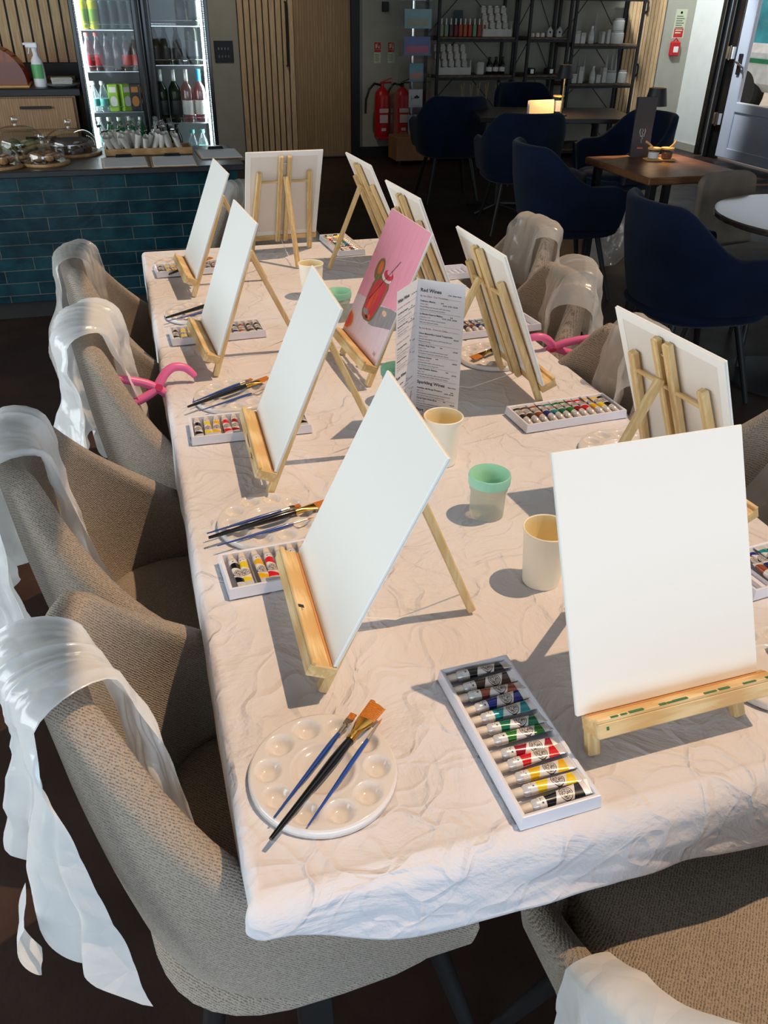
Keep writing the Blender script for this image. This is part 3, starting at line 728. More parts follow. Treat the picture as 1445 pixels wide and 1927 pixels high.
# ------------------------------------------------------------------ cups, water pots
M_cup = mat('cream_paper_cup', lin(250,244,226), .45, var=.02); M_cupin = mat('cup_inside', lin(252,240,200), .5, var=.02)
M_water = glassy('water', (1,.96,.84), .02, .05)
def make_cup():
    t = thing('paper_cup', '', 'cup')
    MB().lathe([(0,.006),(.0268,.006),(.0275,0),(.0283,0),(.0292,.008),(.0358,.093),(.0368,.0935),(.0378,.095),(.0378,.0965),(.0364,.0978),(.0350,.0965)], n=44, cap=False).build('outer_wall', M_cup, t, True)
    MB().lathe([(0,.0085),(.027,.0085),(.0283,.011),(.0350,.0965)], n=44, cap=False).build('inner_wall', M_cupin, t, True)
    MB().lathe([(0,.052),(.0312,.052)], n=40).build('water', M_water, t)
    return t
KC = Kind(make_cup)
KC.put('cream paper cup between the wine list and the largest left canvas', (.512,1.297,TZ), 0, 'cream paper cups')
KC.put('cream paper cup beside the near blank canvas', (.531,.896,TZ), 0, 'cream paper cups')
KC.put('cream paper cup at the far end, before the rear-facing easel', (.489,2.372,TZ), 0, 'cream paper cups')
M_teal = mat('mint_lid', lin(150,214,188), .3, var=.03, coat=.4); M_frost = glassy('frosted_pot', (.9,.93,.92), .3, .3, .55, lin(220,222,214))
M_tealdark = mat('teal_lid', lin(96,160,146), .35)
def make_pot(mlid):
    t = thing('water_pot', '', 'water pot')
    MB().lathe([(0,.002),(.0285,.002),(.0295,.0),(.0300,.004),(.0305,.05),(.0330,.052),(.0335,.068)], n=40, cap=False).build('pot_body', M_frost, t, True)
    MB().lathe([(0,.034),(.0296,.034)], n=40).build('water', M_water, t)
    MB().lathe([(.0345,.062),(.0362,.063),(.0368,.074),(.0355,.0795),(.0335,.080),(.031,.077),(.016,.058),(.0150,.050),(.0140,.050),(.0148,.059),(.030,.0755)], n=44, cap=False).build('lid', mlid, t, True)
    return t
for lab, loc, m_ in (('frosted water pot with mint green lid, in front of the near blank canvas', (.524,1.098,TZ), M_teal),
                     ('mint-lidded water pot behind the second left canvas', (.517,2.148,TZ), M_teal),
                     ('teal-lidded water pot half hidden behind the wine list', (.512,1.588,TZ), M_tealdark)):
    p = make_pot(m_); p.location = loc; p['label'] = lab; p['group'] = 'water pots'
# ------------------------------------------------------------------ wine list
def make_menu():
    t = thing('wine_list', 'folded white wine list with a Red Wines page standing on the table', 'menu', (.522, 1.500, TZ+.001))
    P1, P0, P2 = Vector((-.066,-.073,0)), Vector((0,0,0)), Vector((.075,-.064,0)); H = .296
    lean = Vector((0,0,0))
    Mred = M_paper; ink = mat('ink_black', (.015,.015,.016), .7); red = mat('ink_red', lin(170,70,50), .7); thin = mat('ink_line', lin(150,110,100), .7); grn = mat('ink_green', lin(40,110,70), .7)
    def panel(A, B, name):
        ex = (B-A).normalized(); ey = Vector((lean.x/H, lean.y/H, 1)).normalized(); w_ = (B-A).length
        M = basis(A, ex, ey); o = MB().rbox(0, w_, 0, H, -.0005, 0, .0001, M).build(name, M_paper, t); return M, w_, o
    M2, w2, right = panel(P0, P2, 'right_page'); M1, w1, left = panel(P1, P0, 'left_page')
    def page(items, lines, M, parent, sx=1, dots=()):
        vs, fs, mi = textmesh(items, None, None, 't')
        b = MB(); b.v = [tuple(M @ Vector((x*sx, y, .0004))) for x, y, z in vs]; b.f = fs; b.m = mi
        b.mi = 2
        for x0, x1, y in lines: b.add([(x0*sx,y,.0004),(x1*sx,y,.0004),(x1*sx,y+.0004,.0004),(x0*sx,y+.0004,.0004)], [(0,1,2,3)], M)
        b.mi = 3
        for x, y in dots: b.add([(sx*x+.0012*math.cos(2*PI*k/10), y+.0012*math.sin(2*PI*k/10), .0004) for k in range(10)], [tuple(range(10))], M)
        b.build('lettering', [ink, red, thin, grn], parent)
    it = [('Red Wines', .0098, .006, .272, True, 0), ('175ml  250ml  Bottle', .0033, .063, .270, True, 0), ('By the Glass - Our Favourites', .0048, .006, .262, False, 1)]
    ln = [(.052, .092, .2625)]; dt = []
    ents = [('Chilinero Merlot', 'Chile | 13%', ['Mouth-filling and smooth, with ripe notes.', 'Full flavours of plums and currants.'], '£5.60  £7.95  £22.00'),
            ('La Bonita Reserve Malbec', 'Argentina | 13%', ['Full of ripe plum fruits, sweet spices,', 'dark chocolate and vanilla.'], '£7.00  £9.95  £30.00')]
    y = .252
    def ent(y, e, big=True):
        it.append((e[0], .0047, .006, y, True, 0)); it.append((e[1], .0036, .006, y-.0058, False, 1))
        for k, s_ in enumerate(e[2]): it.append((s_, .0038, .006, y-.0113-.0052*k, False, 0))
        it.append((e[3], .0037, .092-.0019*len(e[3]), y-.004, True, 0)); dt.append((.0095+.0026*len(e[0]), y+.0016)); dt.append((.0125+.0026*len(e[0]), y+.0016))
        ln.append((.006, .092, y-.0195))
    for e in ents: ent(y, e); y -= .0262
    it.append(('By the Bottle - From the Cellar', .0048, .006, y-.003, False, 1)); ln.append((.055, .092, y-.0025)); y -= .014
    for e in [('Cinco Membrillos Castell Tempranillo', 'Spain | 13.5%', ['Smooth and slightly sweet, with fruity flavours.', 'Mild wood notes.'], '£26.00'),
              ('Arbano Roja Tinto', 'Spain | 13%', ['Lively aromatic, beautiful and fruity notes.', 'The palate is balanced, smooth and velvety.'], '£27.00'),
              ('Espinosa Ganzo', 'Argentina | 13.5%', ['Red and full bodied with soft flavours,', 'ripe cherries and a long finish.'], '£28.00'),
              ('Tosti Primitivo Salento', 'Italy | 14%', ['Black cherries, prunes, spice and white pepper', 'on the nose, full bodied, velvety and elegant.'], '£29.00')]: ent(y, e); y -= .0252
    it.append(('Sparkling Wines', .0094, .006, y-.006, True, 0)); it.append(('200ml  Bottle', .0033, .074, y-.006, True, 0)); y -= .0175
    for e in [('Castellan del Borgo Prosecco', 'Italy | 11%', ['Fruit freshness and floral aromas combined with', 'clean citrus notes and the palate is lively.'], '£9.00  £25.00'),
              ('Cuvee Saint Amite Brut', 'France | 12%', ['This wine has a delicate bouquet of', 'fine bubbles, a fresh and zesty palate.'], '£45.00')]: ent(y, e); y -= .0235
    it.append(('Port', .0094, .006, y-.0045, True, 0)); it.append(('Rugby Fine Tawny', .0046, .006, y-.014, True, 0))
    page(it, ln, M2, right, 1, dt)
    it, ln, dt = [('White Wines', .0098, .004, .272, True, 0), ('175ml  250ml  Bottle', .0033, .066, .272, True, 0), ('By the Glass - Our Favourites', .0046, .004, .260, False, 1)], [(.05, .094, .2605)], []
    y = .249
    for e in [('Aires Moringa Sauvignon', 'Chile | 12%', ['Fresh citrus and green apple on the nose,', 'a crisp and zesty finish.'], '£5.60  £7.95  £22.00'),
              ('Boschendal Chenin Blanc', 'South Africa | 13%', ['Tropical fruit, honey, and a hint of', 'orange blossom, a dry finish.'], '£6.40  £8.95  £26.00')]: ent(y, e); y -= .0262
    it.append(('By the Bottle - From the Cellar', .0046, .004, y-.006, False, 1)); y -= .018
    for e in [('Cloudy Lagoon Riesling', 'Germany | 11%', ['Peach and lime, bright and refreshing,', 'light and lively on the palate.'], '£27.00'),
              ('Bodegas la Val Albarino', 'Spain | 13%', ['Ripe fruit and floral notes, with a', 'long, elegant mineral finish.'], '£31.00')]: ent(y, e); y -= .0262
    it.append(('Rose Wines', .0098, .004, y-.011, True, 0)); y -= .026
    for e in [('Pinot Grigio Blush', 'Italy | 12%', ['Delicate red berries and a fresh finish,', 'dry and well balanced.'], '£5.60  £7.95  £22.00'),
              ('Famille Negrel Provence', 'France | 13%', ['Pale pink, summer fruit and herbs,', 'bright and crisp on the palate.'], '£31.00')]: ent(y, e); y -= .0262
    page(it, ln, M1, left, 1, dt)
    g = MB(); r_ = [M1 @ Vector((.072+.010*math.cos(2*PI*k/24), .034+.016*math.sin(2*PI*k/24), .0006)) for k in range(25)]
    g.tube(r_, .0006, 6); g.tube([M1 @ Vector((.072,.020,.0006)), M1 @ Vector((.082,.066,.0006))], .0005, 6); g.build('glass_drawing', red, left)
    return t
make_menu()
M_copper = mat('copper_peg', lin(206,150,112), .3, .6)
hk = thing('menu_holder', 'small wooden clip stand at the foot of the wine list', 'holder', (.530,1.435,TZ), R(-20))
MB().rbox(-.018,.018,-.022,.022,0,.008,.002).build('base', M_pinex, hk)
MB().tube([(-.006,-.015,.008),(-.008,0,.03),(0,.012,.036),(.01,.016,.024),(.012,.018,.008)], .005, 8).build('clip', M_copper, hk, True)
# ------------------------------------------------------------------ clamps holding the cloth
M_pinkpl = mat('pink_plastic', lin(232,110,164), .35, var=.04); M_pinkpad = mat('pink_pad', lin(206,50,96), .5)
def make_clamp():
    t = thing('spring_clamp', '', 'clamp')
    def arm(nm, pts, rad):
        p, r = smooth_path([(x, y, 0) for x, y in pts], rad); MB().tube(p, r, 14).build(nm, M_pinkpl, t, 'all')
    arm('handle', [(-.112,.034),(-.08,.026),(-.045,.013),(-.02,-.003),(-.004,-.018)], [.008,.0098,.0098,.0100,.0100])
    arm('upper_jaw', [(-.112,-.034),(-.08,-.026),(-.045,-.013),(-.024,.0),(-.012,.014),(.002,.030),(.022,.040),(.046,.036),(.062,.020),(.066,.012)], [.008,.0098,.0098,.0102,.0108,.0105,.0100,.0095,.008,.006])
    arm('lower_jaw', [(-.004,-.018),(.014,-.030),(.034,-.032),(.052,-.022),(.060,-.010)], [.0100,.0095,.009,.008,.006])
    MB().lathe([(0,-.0105),(.008,-.0105),(.009,-.009),(.009,.009),(.008,.0105),(0,.0105)], (-.02,0,0), 18).build('pivot', M_pinkpad, t, True)
    return t
def smooth_path(pts, rad, k=4):
    P_ = [Vector(p) for p in pts]; out = []; ro = []
    for i in range(len(P_)-1):
        a, b, c, d = P_[max(i-1,0)], P_[i], P_[i+1], P_[min(i+2,len(P_)-1)]
        for j in range(k):
            u = j/k; out.append(.5*((2*b)+(c-a)*u+(2*a-5*b+4*c-d)*u*u+(3*b-a-3*c+d)*u**3)); ro.append(rad[i]+(rad[i+1]-rad[i])*u)
    return out+[P_[-1]], ro+[rad[-1]]
KCL = Kind(make_clamp)
KCL.put('pink spring clamp gripping the cloth on the left table edge', (.026,1.79,.752), group='pink spring clamps', rot=(R(68), R(0), R(8)))
KCL.put('pink spring clamp gripping the cloth on the right table edge', (.980,1.80,.752), group='pink spring clamps', rot=(R(62), 0, R(168)))
# ------------------------------------------------------------------ tub chairs
def tweed(nm, a, b, sc1=420, st=.45):
    m, n, out = nt(nm); p = pbsdf(n, a, .95, spec=.1, sheen=.15)
    co = objco(n); v = tex(n, 'Voronoi', sc1, co); z = tex(n, 'Noise', 5, co, Detail=5)
    w1 = tex(n, 'Wave', 120, co, bands_direction='DIAGONAL', Distortion=2.5, Detail=2)
    ad = n.nodes.new('ShaderNodeMath'); ad.operation = 'MULTIPLY_ADD'; n.links.new(w1.outputs[1], ad.inputs[0]); ad.inputs[1].default_value = .55; n.links.new(v.outputs[0], ad.inputs[2])
    c1 = ramp(n, ad.outputs[0], [(.15, b), (.85, a)])
    mx = n.nodes.new('ShaderNodeMix'); mx.data_type = 'RGBA'; mx.blend_type = 'MULTIPLY'; mx.inputs[0].default_value = .5
    n.links.new(c1, mx.inputs[6]); n.links.new(ramp(n, z.outputs[0], [(.3, (.75,.72,.7)), (.7, (1.15,1.12,1.1))]), mx.inputs[7])
    n.links.new(mx.outputs[2], p.inputs['Base Color']); bump(n, ad.outputs[0], st, .003, p)
    n.links.new(p.outputs[0], out.inputs[0]); return m
M_tweed = tweed('taupe_tweed', lin(168,158,146), lin(92,84,76))
M_seam = mat('seam_shadow_cord', lin(74,66,60), .95)
def velvet(nm, a):
    m, n, out = nt(nm); p = pbsdf(n, a, .8, spec=.1, sheen=.12); co = objco(n); z = tex(n, 'Noise', 7, co, Detail=4)
    n.links.new(ramp(n, z.outputs[0], [(.3, tuple(q*.75 for q in a)), (.7, tuple(q*1.3 for q in a))]), p.inputs['Base Color'])
    n.links.new(p.outputs[0], out.inputs[0]); return m
M_blue = velvet('navy_velvet', lin(11,23,46)); M_greyvel = velvet('taupe_velvet', lin(112,100,88))
def sm(t): t = max(0, min(1, t)); return t*t*(3-2*t)
class Tub:
    def __init__(s, Rx, Ry, fwd, ztop, zfront, zseat, flat, recl, low=.78, arm=None, p=1, taper=0):
        s.Rx, s.Ry, s.fwd, s.ztop, s.zfront, s.zseat, s.flat, s.recl, s.low, s.arm, s.p, s.taper = Rx, Ry, fwd, ztop, zfront, zseat, flat, recl, low, arm, p, taper
    def plan(s, t):
        """t in -1..1 -> unit plan position, outward normal"""
        a = abs(t); sg = 1 if t >= 0 else -1; k = .62
        if a < k:
            th = a/k*PI/2; c, q = math.cos(th), math.sin(th)
            x, y = -s.Rx*c**.9, s.Ry*q**.9; nx, ny = -c, q
        else: x, y = s.fwd*(a-k)/(1-k), s.Ry; nx, ny = 0, 1
        return x, sg*y, nx, sg*ny
    def rim(s, t):
        a = abs(t)
        if s.arm:   # high back dropping to level arms
            return s.zarm(a)
        return s.zfront+(s.ztop-s.zfront)*(1-sm((a-s.flat)/(1-s.flat))**s.p)
    def zarm(s, a):
        return s.arm+(s.ztop-s.arm)*(1-sm((a-s.flat)/(.66-s.flat)))-(.03*sm((a-.85)/.15))
    def pt(s, t, v, off=0):
        x, y, nx, ny = s.plan(t); zr = s.rim(t); z = s.zseat+(zr-s.zseat)*v
        h = max(0, (z-s.zseat)/(s.ztop-s.zseat)); k = s.low+(1-s.low)*min(1, h*1.6)**.6
        back = max(0, 1-abs(t)/.62); ky = 1-s.taper*sm((h-.3)/.7)
        return Vector((x*k-s.recl*h*back**.7+nx*off, y*k*ky+ny*off, z))
def make_chair(tub, M, legM, kind='grey', legs=True):
    t = thing('tub_chair', '', 'chair')
    b = MB(); n = 44; nv = 12; T = .023
    # closed shell: outer surface up, rounded rim, inner surface down
    prof = [(v/nv, T) for v in range(nv+1)]+[(1, T*.8, .008), (1, T*.3, .016), (1, -T*.3, .016), (1, -T*.8, .008)]+[(v/nv, -T) for v in range(nv, -1, -1)]
    def f(a, q):
        tt = -1+2*a; i = int(round(q*(len(prof)-1))); e = prof[i]; p = tub.pt(tt, e[0], e[1])
        if len(e) == 3: p.z += e[2]
        # round the front ends
        if a in (0, 1): p.x -= .0
        return p
    b.grid(f, n, len(prof)-1); m_ = len(prof)
    b.f += [tuple(range(m_-1, -1, -1)), tuple(n*m_+k for k in range(m_))]; b.m += [0, 0]
    sh = b.build('backrest', M, t, 'all')
    # seat pan and cushion (superellipse pads)
    def pad(x0, x1, hy, z0, z1, nm, ex=3.2):
        cx_, hx = (x0+x1)/2, (x1-x0)/2; q = MB(); nn = 40; pr = []
        for k in range(9):
            ph = -PI/2+PI*k/8; pr.append((abs(math.cos(ph))**.35, (z0+z1)/2+(z1-z0)/2*math.sin(ph)))
        vs = []; fs = []
        for r_, z in pr:
            for k in range(nn):
                a = 2*PI*k/nn; c, s_ = math.cos(a), math.sin(a)
                vs.append((cx_+hx*r_*math.copysign(abs(c)**(2/ex), c), hy*r_*math.copysign(abs(s_)**(2/ex), s_), z))
        for i in range(len(pr)-1):
            for k in range(nn): fs.append((i*nn+k, i*nn+(k+1) % nn, (i+1)*nn+(k+1) % nn, (i+1)*nn+k))
        fs += [tuple(range(nn-1, -1, -1)), tuple(range(8*nn, 9*nn))]
        q.add(vs, fs); return q.build(nm, M, t, 'all')
    lo = tub.low
    pad(-tub.Rx*lo-.018, tub.fwd+.045, tub.Ry*lo+.02, tub.zseat-.065, tub.zseat+.02, 'seat_shell')
    pad(-tub.Rx*lo+.02, tub.fwd+.06, tub.Ry*lo-.022, tub.zseat-.005, tub.zseat+.06, 'seat_cushion')
    if legs:
        for sx, sy in ((1,1),(1,-1),(-1,1),(-1,-1)):
            MB().tube([(sx*.15, sy*.15, tub.zseat-.055), (sx*.235+.01, sy*.225, .0)], [.017, .0115], 12).build('leg', legM, t, True)
        MB().bar((-.15,-.15,tub.zseat-.06),(.15,.15,tub.zseat-.06), .03, .02).bar((-.15,.15,tub.zseat-.06),(.15,-.15,tub.zseat-.06), .03, .02).build('leg_mount', legM, t)
    return t
G1 = Tub(.24, .250, .20, .85, .47, .42, .20, .04, low=.90, p=.50, taper=.13)
KG = Kind(lambda: make_chair(G1, M_tweed, M_black))
CH = [('L1', (.115,.80), 2, 'taupe tweed tub chair nearest the camera on the left side, apron over its back'),
      ('L2', (.025,1.33), -2, 'second taupe tweed tub chair up the left side'),
      ('L3', (.135,1.86), -3, 'third taupe tweed tub chair up the left side, by the pink clamp'),
      ('L4', (.09,2.48), -3, 'farthest taupe tweed tub chair on the left, before the tiled counter'),
      ('R1', (1.06,2.58), 178, 'farthest taupe tweed chair on the right side, clear apron over its top'),
      ('R2', (.90,2.06), 178, 'second farthest taupe tweed chair on the right side, beside the right pink clamp'),
      ('R3', (.80,1.53), 180, 'taupe tweed chair on the right side behind the rear-facing near canvas'),
      ('R4', (1.02,1.10), 180, 'taupe tweed chair cut off at the right picture edge'),
      ('N1', (.64,.385), 92, 'taupe tweed chair at the near end of the table, bottom right, its seat partly sunlit'),
      ('H1', (.50,3.17), -90, 'taupe tweed chair at the far head of the table behind the canvas')]
CM = {}
for k, (x, y), a, l in CH:
    KG.put(l, (x, y, 0), R(a), 'taupe tub chairs around the long table'); CM[k] = Matrix.Translation((x, y, 0)) @ Matrix.Rotation(R(a), 4, 'Z')
# ------------------------------------------------------------------ thin plastic aprons over the chair backs
def film(nm, c, clear, gl):
    m, n, out = nt(nm)
    d = n.nodes.new('ShaderNodeBsdfDiffuse'); d.inputs[0].default_value = (*c, 1)
    tl = n.nodes.new('ShaderNodeBsdfTranslucent'); tl.inputs[0].default_value = (*c, 1)
    g = n.nodes.new('ShaderNodeBsdfGlossy'); g.inputs['Roughness'].default_value = .22
    tr = n.nodes.new('ShaderNodeBsdfTransparent')
    co = objco(n); t1 = tex(n, 'Noise', 10, co, Detail=7, Distortion=3); v = tex(n, 'Voronoi', 12, co, feature='DISTANCE_TO_EDGE')
    v2 = tex(n, 'Noise', 55, co, Detail=2)
    b1 = n.nodes.new('ShaderNodeBump'); b1.inputs['Strength'].default_value = .6; b1.inputs['Distance'].default_value = .012; v3 = tex(n, 'Voronoi', 9, t1.outputs[1], feature='DISTANCE_TO_EDGE'); n.links.new(v.outputs[0], b1.inputs['Height'])
    b2 = n.nodes.new('ShaderNodeBump'); b2.inputs['Strength'].default_value = .35; b2.inputs['Distance'].default_value = .003; n.links.new(v2.outputs[0], b2.inputs['Height']); n.links.new(b1.outputs[0], b2.inputs['Normal'])
    for q in (d, tl, g): n.links.new(b2.outputs[0], q.inputs['Normal'])
    def mix(f, a, b):
        x = n.nodes.new('ShaderNodeMixShader')
        if isinstance(f, float): x.inputs[0].default_value = f
        else: n.links.new(f, x.inputs[0])
        n.links.new(a, x.inputs[1]); n.links.new(b, x.inputs[2]); return x.outputs[0]
    s1 = mix(.28, d.outputs[0], tl.outputs[0]); s2 = mix(gl, s1, g.outputs[0]); s3 = mix(clear, s2, tr.outputs[0])
    n.links.new(s3, out.inputs[0]); return m
M_film = film('white_film', lin(244,246,247), .07, .10); M_clear = film('clear_film', lin(228,226,222), .5, .13)
def F1(x, y, z): return min(.9, noise.voronoi(Vector((x, y, z)))[0][0])
def apron(tub, CMx, name_label, t0, t1, din, dout, m, seed, ties=(), puff=.010, skew=0, jag=.25, flare=.05, cat='apron', sh=.75, grow=.8):
    """a sheet hanging over the rim between t0..t1, din inside and dout outside"""
    nu, nv = 90, 96; rnd = random.Random(seed); o0 = rnd.uniform(0, 50)
    pleat = [rnd.uniform(-1, 1) for _ in range(40)]
    def f(a, q):
        sgn_t = t0+(t1-t0)*a
        hemi = 1+jag*vn(a*4, seed, o0, 1.3)
        d = -din*hemi+(din+dout)*hemi*q+skew*(a-.5)
        # gathered in towards the bottom outside
        wob = .012*vn(a*6, d*6, o0, 1)*3
        tt = sgn_t+wob*.4-sh*max(0, -d-.05)+(a-.5)*grow*max(0, abs(d)-.03)
        rim = tub.rim(tt)+.014; H = tub.rim(tt)-tub.zseat
        T = .023; w_ = (t1-t0)*.55; g = T+.003+puff*(1.9*F1(a*w_*13+.3*vn(a*3,d*4,o0), d*7, o0)+.8*F1(a*w_*30, d*17, o0+7))+.005*(1-abs(math.sin(a*15+5*vn(a*2, d*3, o0))))**2
        if abs(d) < .03:
            ang = d/.03*PI/2
            p = tub.pt(tt, 1, g*math.sin(ang)); p.z = rim+.004+g*.6*math.cos(ang)*1.0; return p
        if d > 0:
            dd = d-.03; v = 1-dd/H
            if v > 0: p = tub.pt(tt, v, g+flare*dd*(.6+.8*vn(a*5, 1, o0)))
            else:
                p = tub.pt(tt, 0, g+flare*dd); p.z = tub.zseat-(dd-H)
            lo = sm((dd-.12)/.35)
            p.y += lo*.07*vn(a*5, d*3, o0+9); p.x -= sm(dd/.25)*(.028+.055*abs(vn(a*6, d*2, o0+5))+.02*math.sin(a*14+o0))
            # drape hangs plumb below the shoulder of the back
            top = tub.pt(tt, 1, g); k = sm(dd/.3); p.x = p.x*(1-k)+min(p.x, top.x+.02)*k
            return p
        dd = -d-.03; v = 1-dd/H
        p = tub.pt(tt, max(v, .12), -(g+.3*puff)-.02*dd)
        if v < .12: p += Vector((1, 0, 0))*(.12-v)*H*.9
        return p
    t = thing('plastic_apron', name_label, cat, CMx.to_translation(), CMx.to_euler().z)
    b = MB().grid(f, nu, nv)
    # notch the hem
    b.build('sheet', m, t, 'all')
    for (a, q0, L, w_) in ties:
        p = Vector(f(a, q0)); c = MB(); r2 = random.Random(seed+int(a*100))
        ph = r2.uniform(0, 6)
        def g_(u, v): return (p.x-.010-.02*v+.012*math.sin(v*5+ph), p.y+(u-.5)*w_*(1-.5*v)+.03*math.sin(v*3+ph)*v, p.z-L*v+.004*math.sin(u*7))
        c.grid(g_, 5, 18); c.build('tie_strap', m, t, 'all')
    return t
G = 'thin plastic aprons over the chair backs'
def ap(*a, **k): o = apron(*a, **k); o['group'] = G; return o
ap(G1, CM['L1'], 'white apron over the nearest left chair, two long tails hanging outside', -.20, .03, .33, .29, M_film, 3, ties=((.30,.97,.12,.06),), jag=.22, grow=1.0, puff=.019)
ap(G1, CM['L2'], 'white apron over the second left chair, tail hanging at the picture edge', -.20, .14, .34, .36, M_film, 11, jag=.25, puff=.018)
ap(G1, CM['L3'], 'bunched white apron over the third left chair beside the pink clamp', -.18, .20, .34, .34, M_film, 23, ties=((.2,.9,.30,.06),), jag=.28, puff=.02)
ap(G1, CM['L4'], 'sheer white apron over the farthest left chair', -.16, .22, .38, .36, M_clear, 31, jag=.2)
ap(G1, CM['R1'], 'sheer apron shining in the sun on the farthest right chair', -.24, .24, .22, .26, M_clear, 41, jag=.2, sh=0)
ap(G1, CM['R2'], 'crumpled sheer apron on the right chair beside the pink clamp', -.06, .30, .30, .26, M_clear, 53, jag=.3, puff=.02, sh=-.5)
ap(G1, CM['R3'], 'sheer apron sliding off the right chair behind the rear-facing canvas', -.10, .30, .36, .30, M_clear, 61, jag=.25, puff=.02, sh=-.6)
ap(G1, CM['R4'], 'apron edge on the chair at the right picture edge', -.05, .4, .34, .26, M_clear, 67, jag=.2)
ap(G1, CM['N1'], 'white apron over the back of the near end chair at the bottom edge', -.62, .74, .11, .30, M_film, 71, jag=.15, sh=0, puff=.004)
ap(G1, CM['H1'], 'grey-white apron corner on the far head chair', -.30, .2, .2, .3, M_clear, 79, jag=.2)
# ------------------------------------------------------------------ background chairs
B1 = Tub(.27, .29, .24, .83, .62, .42, .26, .05, low=.86, arm=.64)
KBL = Kind(lambda: make_chair(B1, M_blue, M_black))
for (x, y), a, l in [((2.44,4.45), -4, 'navy velvet armchair at the left side of the square wooden table'),
                     ((2.30,2.98), -5, 'large navy velvet armchair beside the round table, in front of the wooden table'),
                     ((2.84,5.98), 80, 'navy velvet armchair with its back to us at the dark back table'),
                     ((2.72,7.15), 84, 'almost black armchair left of the dark back table'),
                     ((3.72,7.75), -95, 'dark armchair behind the lamp on the back table'),
                     ((3.50,5.62), 190, 'blue velvet armchair turned left behind the wooden table'),
                     ((4.05,4.05), 205, 'black-looking armchair at the right picture edge by the door')]:
    KBL.put(l, (x, y, 0), R(a), 'navy armchairs in the cafe')
G2 = Tub(.17, .23, .02, .82, .80, .42, .5, .04, low=.9, p=1)
def make_side():
    t = thing('side_chair', 'grey-brown velvet side chair behind the round table', 'chair')
    def f(a, q):
        y = -.22+.44*a; th = .025
        w_ = 1-.12*q
        return (-.02-.05*q-.03*(1-(2*a-1)**2), y*w_, .40+.42*q-.03*abs(2*a-1)**6*q)
    o = MB().grid(f, 16, 12).build('backrest', M_greyvel, t, 'all'); mods(o, solid=.035, sub=1)
    MB().rbox(0, .40, -.20, .20, .42, .49, .02).build('seat', M_greyvel, t)
    for sx, sy in ((1,1),(1,-1),(-1,1),(-1,-1)): MB().tube([(.2+sx*.13, sy*.14, .42), (.2+sx*.19, sy*.19, 0)], [.015,.011], 10).build('leg', M_black, t, True)
    return t
s = make_side(); s.location = (2.84,3.50,0); s.rotation_euler.z = R(-78)
# ------------------------------------------------------------------ other tables
M_walnut = wood('walnut_top', lin(150,108,76), lin(112,76,50), .35, 'x', .5)
wt = thing('square_table', 'square wooden cafe table with black legs near the door', 'table', (2.87,4.19,0), 0)
ca, sa = math.cos(R(-2)), math.sin(R(-2))
tp = MB(); quad = [(-.33,-.37),(.31,-.27),(.47,.33),(-.29,.39)]
tp.rbox(-.30,.30,-.34,.34,.712,.75,.006); tp.build('tabletop', M_walnut, wt)
for sx in (-1,1):
    for sy in (-1,1): MB().bar((sx*.24,sy*.28,.712),(sx*.24,sy*.28,0),.04,.04).build('leg', M_black, wt)
M_roundtop = wood('round_top', lin(92,76,66), lin(70,58,50), .12, 'x', .5)
bs_ = M_roundtop.node_tree.nodes['Principled BSDF']; bs_.inputs['Coat Weight'].default_value = 1; bs_.inputs['Coat Roughness'].default_value = .08; bs_.inputs['Coat IOR'].default_value = 2.2
rt = thing('round_table', 'round dark cafe table at the right edge, shining in window light', 'table', (2.86,2.93,0))
MB().lathe([(0,.722),(.452,.722),(.46,.727),(.46,.742),(.455,.748),(0,.748)], n=72).build('tabletop', M_roundtop, rt)
MB().lathe([(0,0),(.26,0),(.26,.012),(.05,.03),(.03,.05),(.03,.70),(.1,.722),(0,.722)], n=32).build('pedestal', M_black, rt, True)
bt = thing('back_table', 'long dark cafe table at the back with lamp and glowing menu', 'table', (3.35,6.55,0), R(-14))
MB().rbox(-.62,.62,-.38,.38,.715,.748,.004).build('tabletop', mat('dark_top', lin(44,38,36), .3), bt)
for sx in (-.38,.38):
    MB().tube([(sx,0,.715),(sx,0,.04)], .03, 12).tube([(sx-.22,-.2,.01),(sx,0,.05),(sx+.22,.2,.01)], .016, 8).tube([(sx-.22,.2,.01),(sx,0,.05),(sx+.22,-.2,.01)], .016, 8).build('pedestal', M_black, bt, True)
# table lamps
M_lampglow = mat('lamp_diffuser', lin(255,210,150), .5, emit=lin(255,190,110), es=3)
M_brass = mat('brass', lin(210,170,110), .25, 1)
def make_lamp():
    t = thing('table_lamp', '', 'lamp')
    MB().lathe([(0,0),(.05,0),(.05,.012),(.012,.016),(0,.016)], n=24).build('base', M_black, t, True)
    MB().tube([(0,0,.014),(0,0,.30)], .006, 10).build('pole', M_brass, t, True)
    MB().lathe([(.064,.262),(.046,.352),(.044,.352),(.062,.262)], n=32, cap=False).build('lamp_shade', M_black, t, True)
    MB().lathe([(0,.33),(.040,.33),(.043,.345),(0,.348)], n=24).build('diffuser', M_lampglow, t, True)
    return t
KL = Kind(make_lamp)
LAMPS = [((2.955,4.50,.75), 'black-shaded table lamp on the square wooden table'), ((3.33,6.34,.748), 'black-shaded table lamp on the dark back table')]
for p, l in LAMPS:
    KL.put(l, p, 0, 'black table lamps')
    lamp('lamp_bulb', 'POINT', (p[0], p[1], p[2]+.30), (0,0,0), 14, (1,.66,.34), shadow_soft_size=.02)
